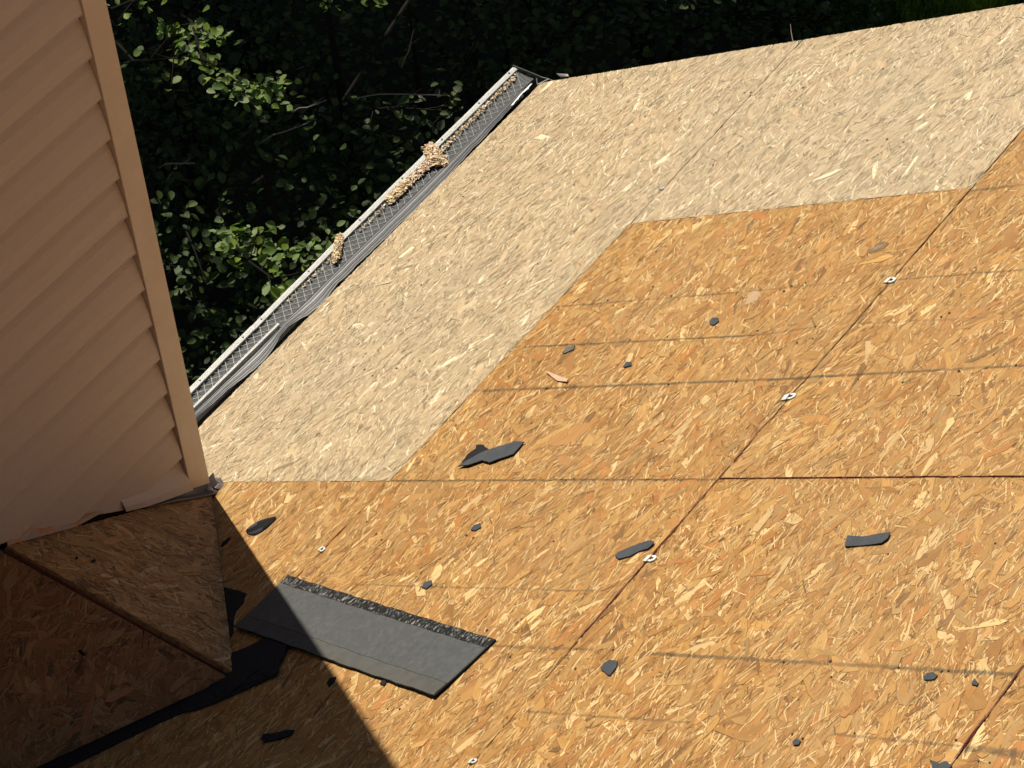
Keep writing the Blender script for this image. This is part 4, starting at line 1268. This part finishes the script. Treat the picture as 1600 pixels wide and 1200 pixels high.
# splinters on the rake edge
bm = bmesh.new(); add_tube(bm, [rp(-.690, 1.180, .002), rp(-.640, 1.14, .010), rp(-.595, 1.105, .012)], [.0016, .0012, .0008], 4)
tag(bm_obj('splinter', bm, M_DEADTWIG, None), 'thin pale splinter sticking out over the rake edge at the joint', 'splinter')
strip_o = strip('flashing_scrap', [[rp(-.672, .135, .003), rp(-.655, .105, .010)], [rp(-.680, .185, .003), rp(-.668, .170, .008)]], M_GREYM, None)
tag(strip_o, 'small grey metal scrap on the rake edge just past the gutter end', 'metal scrap')

# sunlit grass patch at the top right
def grass(cx, cy, rx, ry, n, seed, label):
    r = np.random.default_rng(seed)
    a = r.uniform(0, 2 * math.pi, n); d = np.sqrt(r.random(n))
    x = cx + rx * d * np.cos(a); y = cy + ry * d * np.sin(a)
    hgt = r.uniform(.15, .42, n); w = r.uniform(.004, .008, n); az = r.uniform(0, 2 * math.pi, n)
    lean = r.normal(0, .12, (n, 2))
    z0 = GROUND - .05
    V = np.zeros((n, 3, 3))
    V[:, 0] = np.stack([x - w * np.cos(az), y - w * np.sin(az), np.full(n, z0)], 1)
    V[:, 1] = np.stack([x + w * np.cos(az), y + w * np.sin(az), np.full(n, z0)], 1)
    V[:, 2] = np.stack([x + lean[:, 0], y + lean[:, 1], z0 + hgt], 1)
    me = bpy.data.meshes.new('grass')
    me.vertices.add(n * 3); me.vertices.foreach_set('co', V.ravel())
    me.loops.add(n * 3); me.loops.foreach_set('vertex_index', np.arange(n * 3))
    me.polygons.add(n); me.polygons.foreach_set('loop_start', np.arange(n) * 3)
    me.update(calc_edges=True)
    cc = np.repeat(np.array([(.075, .13, .02)]) * r.uniform(.5, 1.4, (n, 1)), 3, 0)
    ca_ = me.color_attributes.new('tint', 'FLOAT_COLOR', 'POINT')
    ca_.data.foreach_set('color', np.hstack([cc, np.ones((n * 3, 1))]).ravel())
    o = link('grass', me, M_LEAF, None)
    tag(o, label, 'grass', kind='stuff')
grass(5.7, 2.0, .8, .9, 14000, 61, 'green grass patch on the ground above the right end of the rake')

# tall trees of the wood: their crowns close over the undergrowth
GAPS = [((1.22, 3.3, -2.85), .34), ((.35, 2.35, -2.9), .30), ((2.0, 3.0, -2.75), .22), ((1.25, 3.95, -2.8), .16), ((5.7, 2.0, -5.1), .45), ((.62, 1.9, -2.8), .26),
        ((2.6, 2.3, -3.0), .22), ((1.75, 3.6, -3.2), .26), ((3.3, 1.5, -3.4), .24), ((.9, 3.9, -3.2), .20), ((1.7, 2.7, -3.6), .16), ((2.4, 3.3, -3.6), .2)]
def in_gap(p, r):          # gaps cut in the unseen crowns along sun rays, to light chosen spots
    P = Vector(p)
    for c, rad in GAPS:
        d = P - Vector(c); perp = (d - sdir * d.dot(sdir)).length
        if perp < rad * .7 + .14: return True
    return False
def tree(x, y, h, cr, n, seed, label, zc=None, leaf=.15):
    r = random.Random(seed)
    root = empty('tree', (x, y, GROUND - .1)); tag(root, label, 'tree', 'tall trees shading the undergrowth')
    bm = bmesh.new()
    B = Vector((x, y, GROUND - .1)); T = Vector((x + r.uniform(-.3, .3), y + r.uniform(-.3, .3), GROUND + h))
    add_tube(bm, [B, B.lerp(T, .35) + Vector((.05, .04, 0)), B.lerp(T, .7), T], [.17, .13, .08, .02], 9)
    tips = []
    for k in range(16):
        f = r.uniform(.42, .95); q1 = B.lerp(T, f); a = r.uniform(0, 2 * math.pi)
        q2 = q1 + Vector((math.cos(a), math.sin(a), r.uniform(.0, .45))) * cr * r.uniform(.6, 1.05)
        add_tube(bm, [q1, q1.lerp(q2, .5) + Vector((0, 0, .12)), q2], [.05, .03, .01], 5)
        tips += [q2, q1.lerp(q2, .6), q1.lerp(q2, .3)]
    tips.append(T)
    bm_obj('trunk', bm, M_BARK, root)
    zmin = (zc if zc is not None else GROUND + h * .4)
    cs = []
    while len(cs) < n:
        t_ = r.choice(tips)
        p = (t_.x + r.gauss(0, cr * .24), t_.y + r.gauss(0, cr * .24), t_.z + r.gauss(0, cr * .2))
        if p[2] > zmin and not in_gap(p, r): cs.append(p)
    leaves('crown', cs, leaf, seed, root, GREENS, .7)
    return root
TREES = [(4.2, 8.0, 8.5, 2.2, 8600, 'tall tree shading the ground beyond the chimney'),
         (7.0, 7.4, 9.0, 2.4, 9000, 'tall tree farther along the eave line'),
         (6.4, 9.8, 10.5, 2.6, 9000, 'tallest tree standing deep in the wood'),
         (2.0, 8.4, 8.0, 2.2, 8600, 'tall tree in line with the chimney'),
         (8.8, 5.2, 8.8, 2.3, 8600, 'tall tree beyond the end of the gutter'),
         (9.5, 8.6, 11.0, 2.6, 8600, 'big tree behind the others on the far side'),
         (0.0, 9.0, 8.6, 2.2, 7600, 'tall tree at the near side of the wood'),
         (10.5, 2.4, 9.5, 2.4, 7600, 'tall tree right of the grassy patch')]
for i, (x, y, h, cr, n, lab) in enumerate(TREES):
    tree(x, y, h, cr, n, 300 + i, lab, zc=-2.0)
# unseen trees added on the other sides of the house to block skylight
for i, (x, y, h, cr, n, lab) in enumerate([
        (-10.5, 3.5, 14.0, 3.0, 3200, 'unseen tree added to block skylight, left of the house beyond the chimney side'),
        (-12.0, -1.5, 15.0, 3.2, 3200, 'unseen tree added to block skylight, left of the house level with the roof slope'),
        (-11.5, -6.5, 15.0, 3.2, 3200, 'unseen tree added to block skylight, left of the house near its ridge'),
        (-8.5, -11.0, 15.5, 3.2, 3200, 'unseen tree added to block skylight, behind the house on the left'),
        (-3.0, -12.5, 15.5, 3.2, 3200, 'unseen tree added to block skylight, straight behind the house'),
        (-7.0, 6.0, 12.5, 2.8, 3000, 'unseen tree added to block skylight, left of the chimney past the eave')]):
    tree(x, y, h, cr, n, 400 + i, lab, zc=-1.0, leaf=.26)
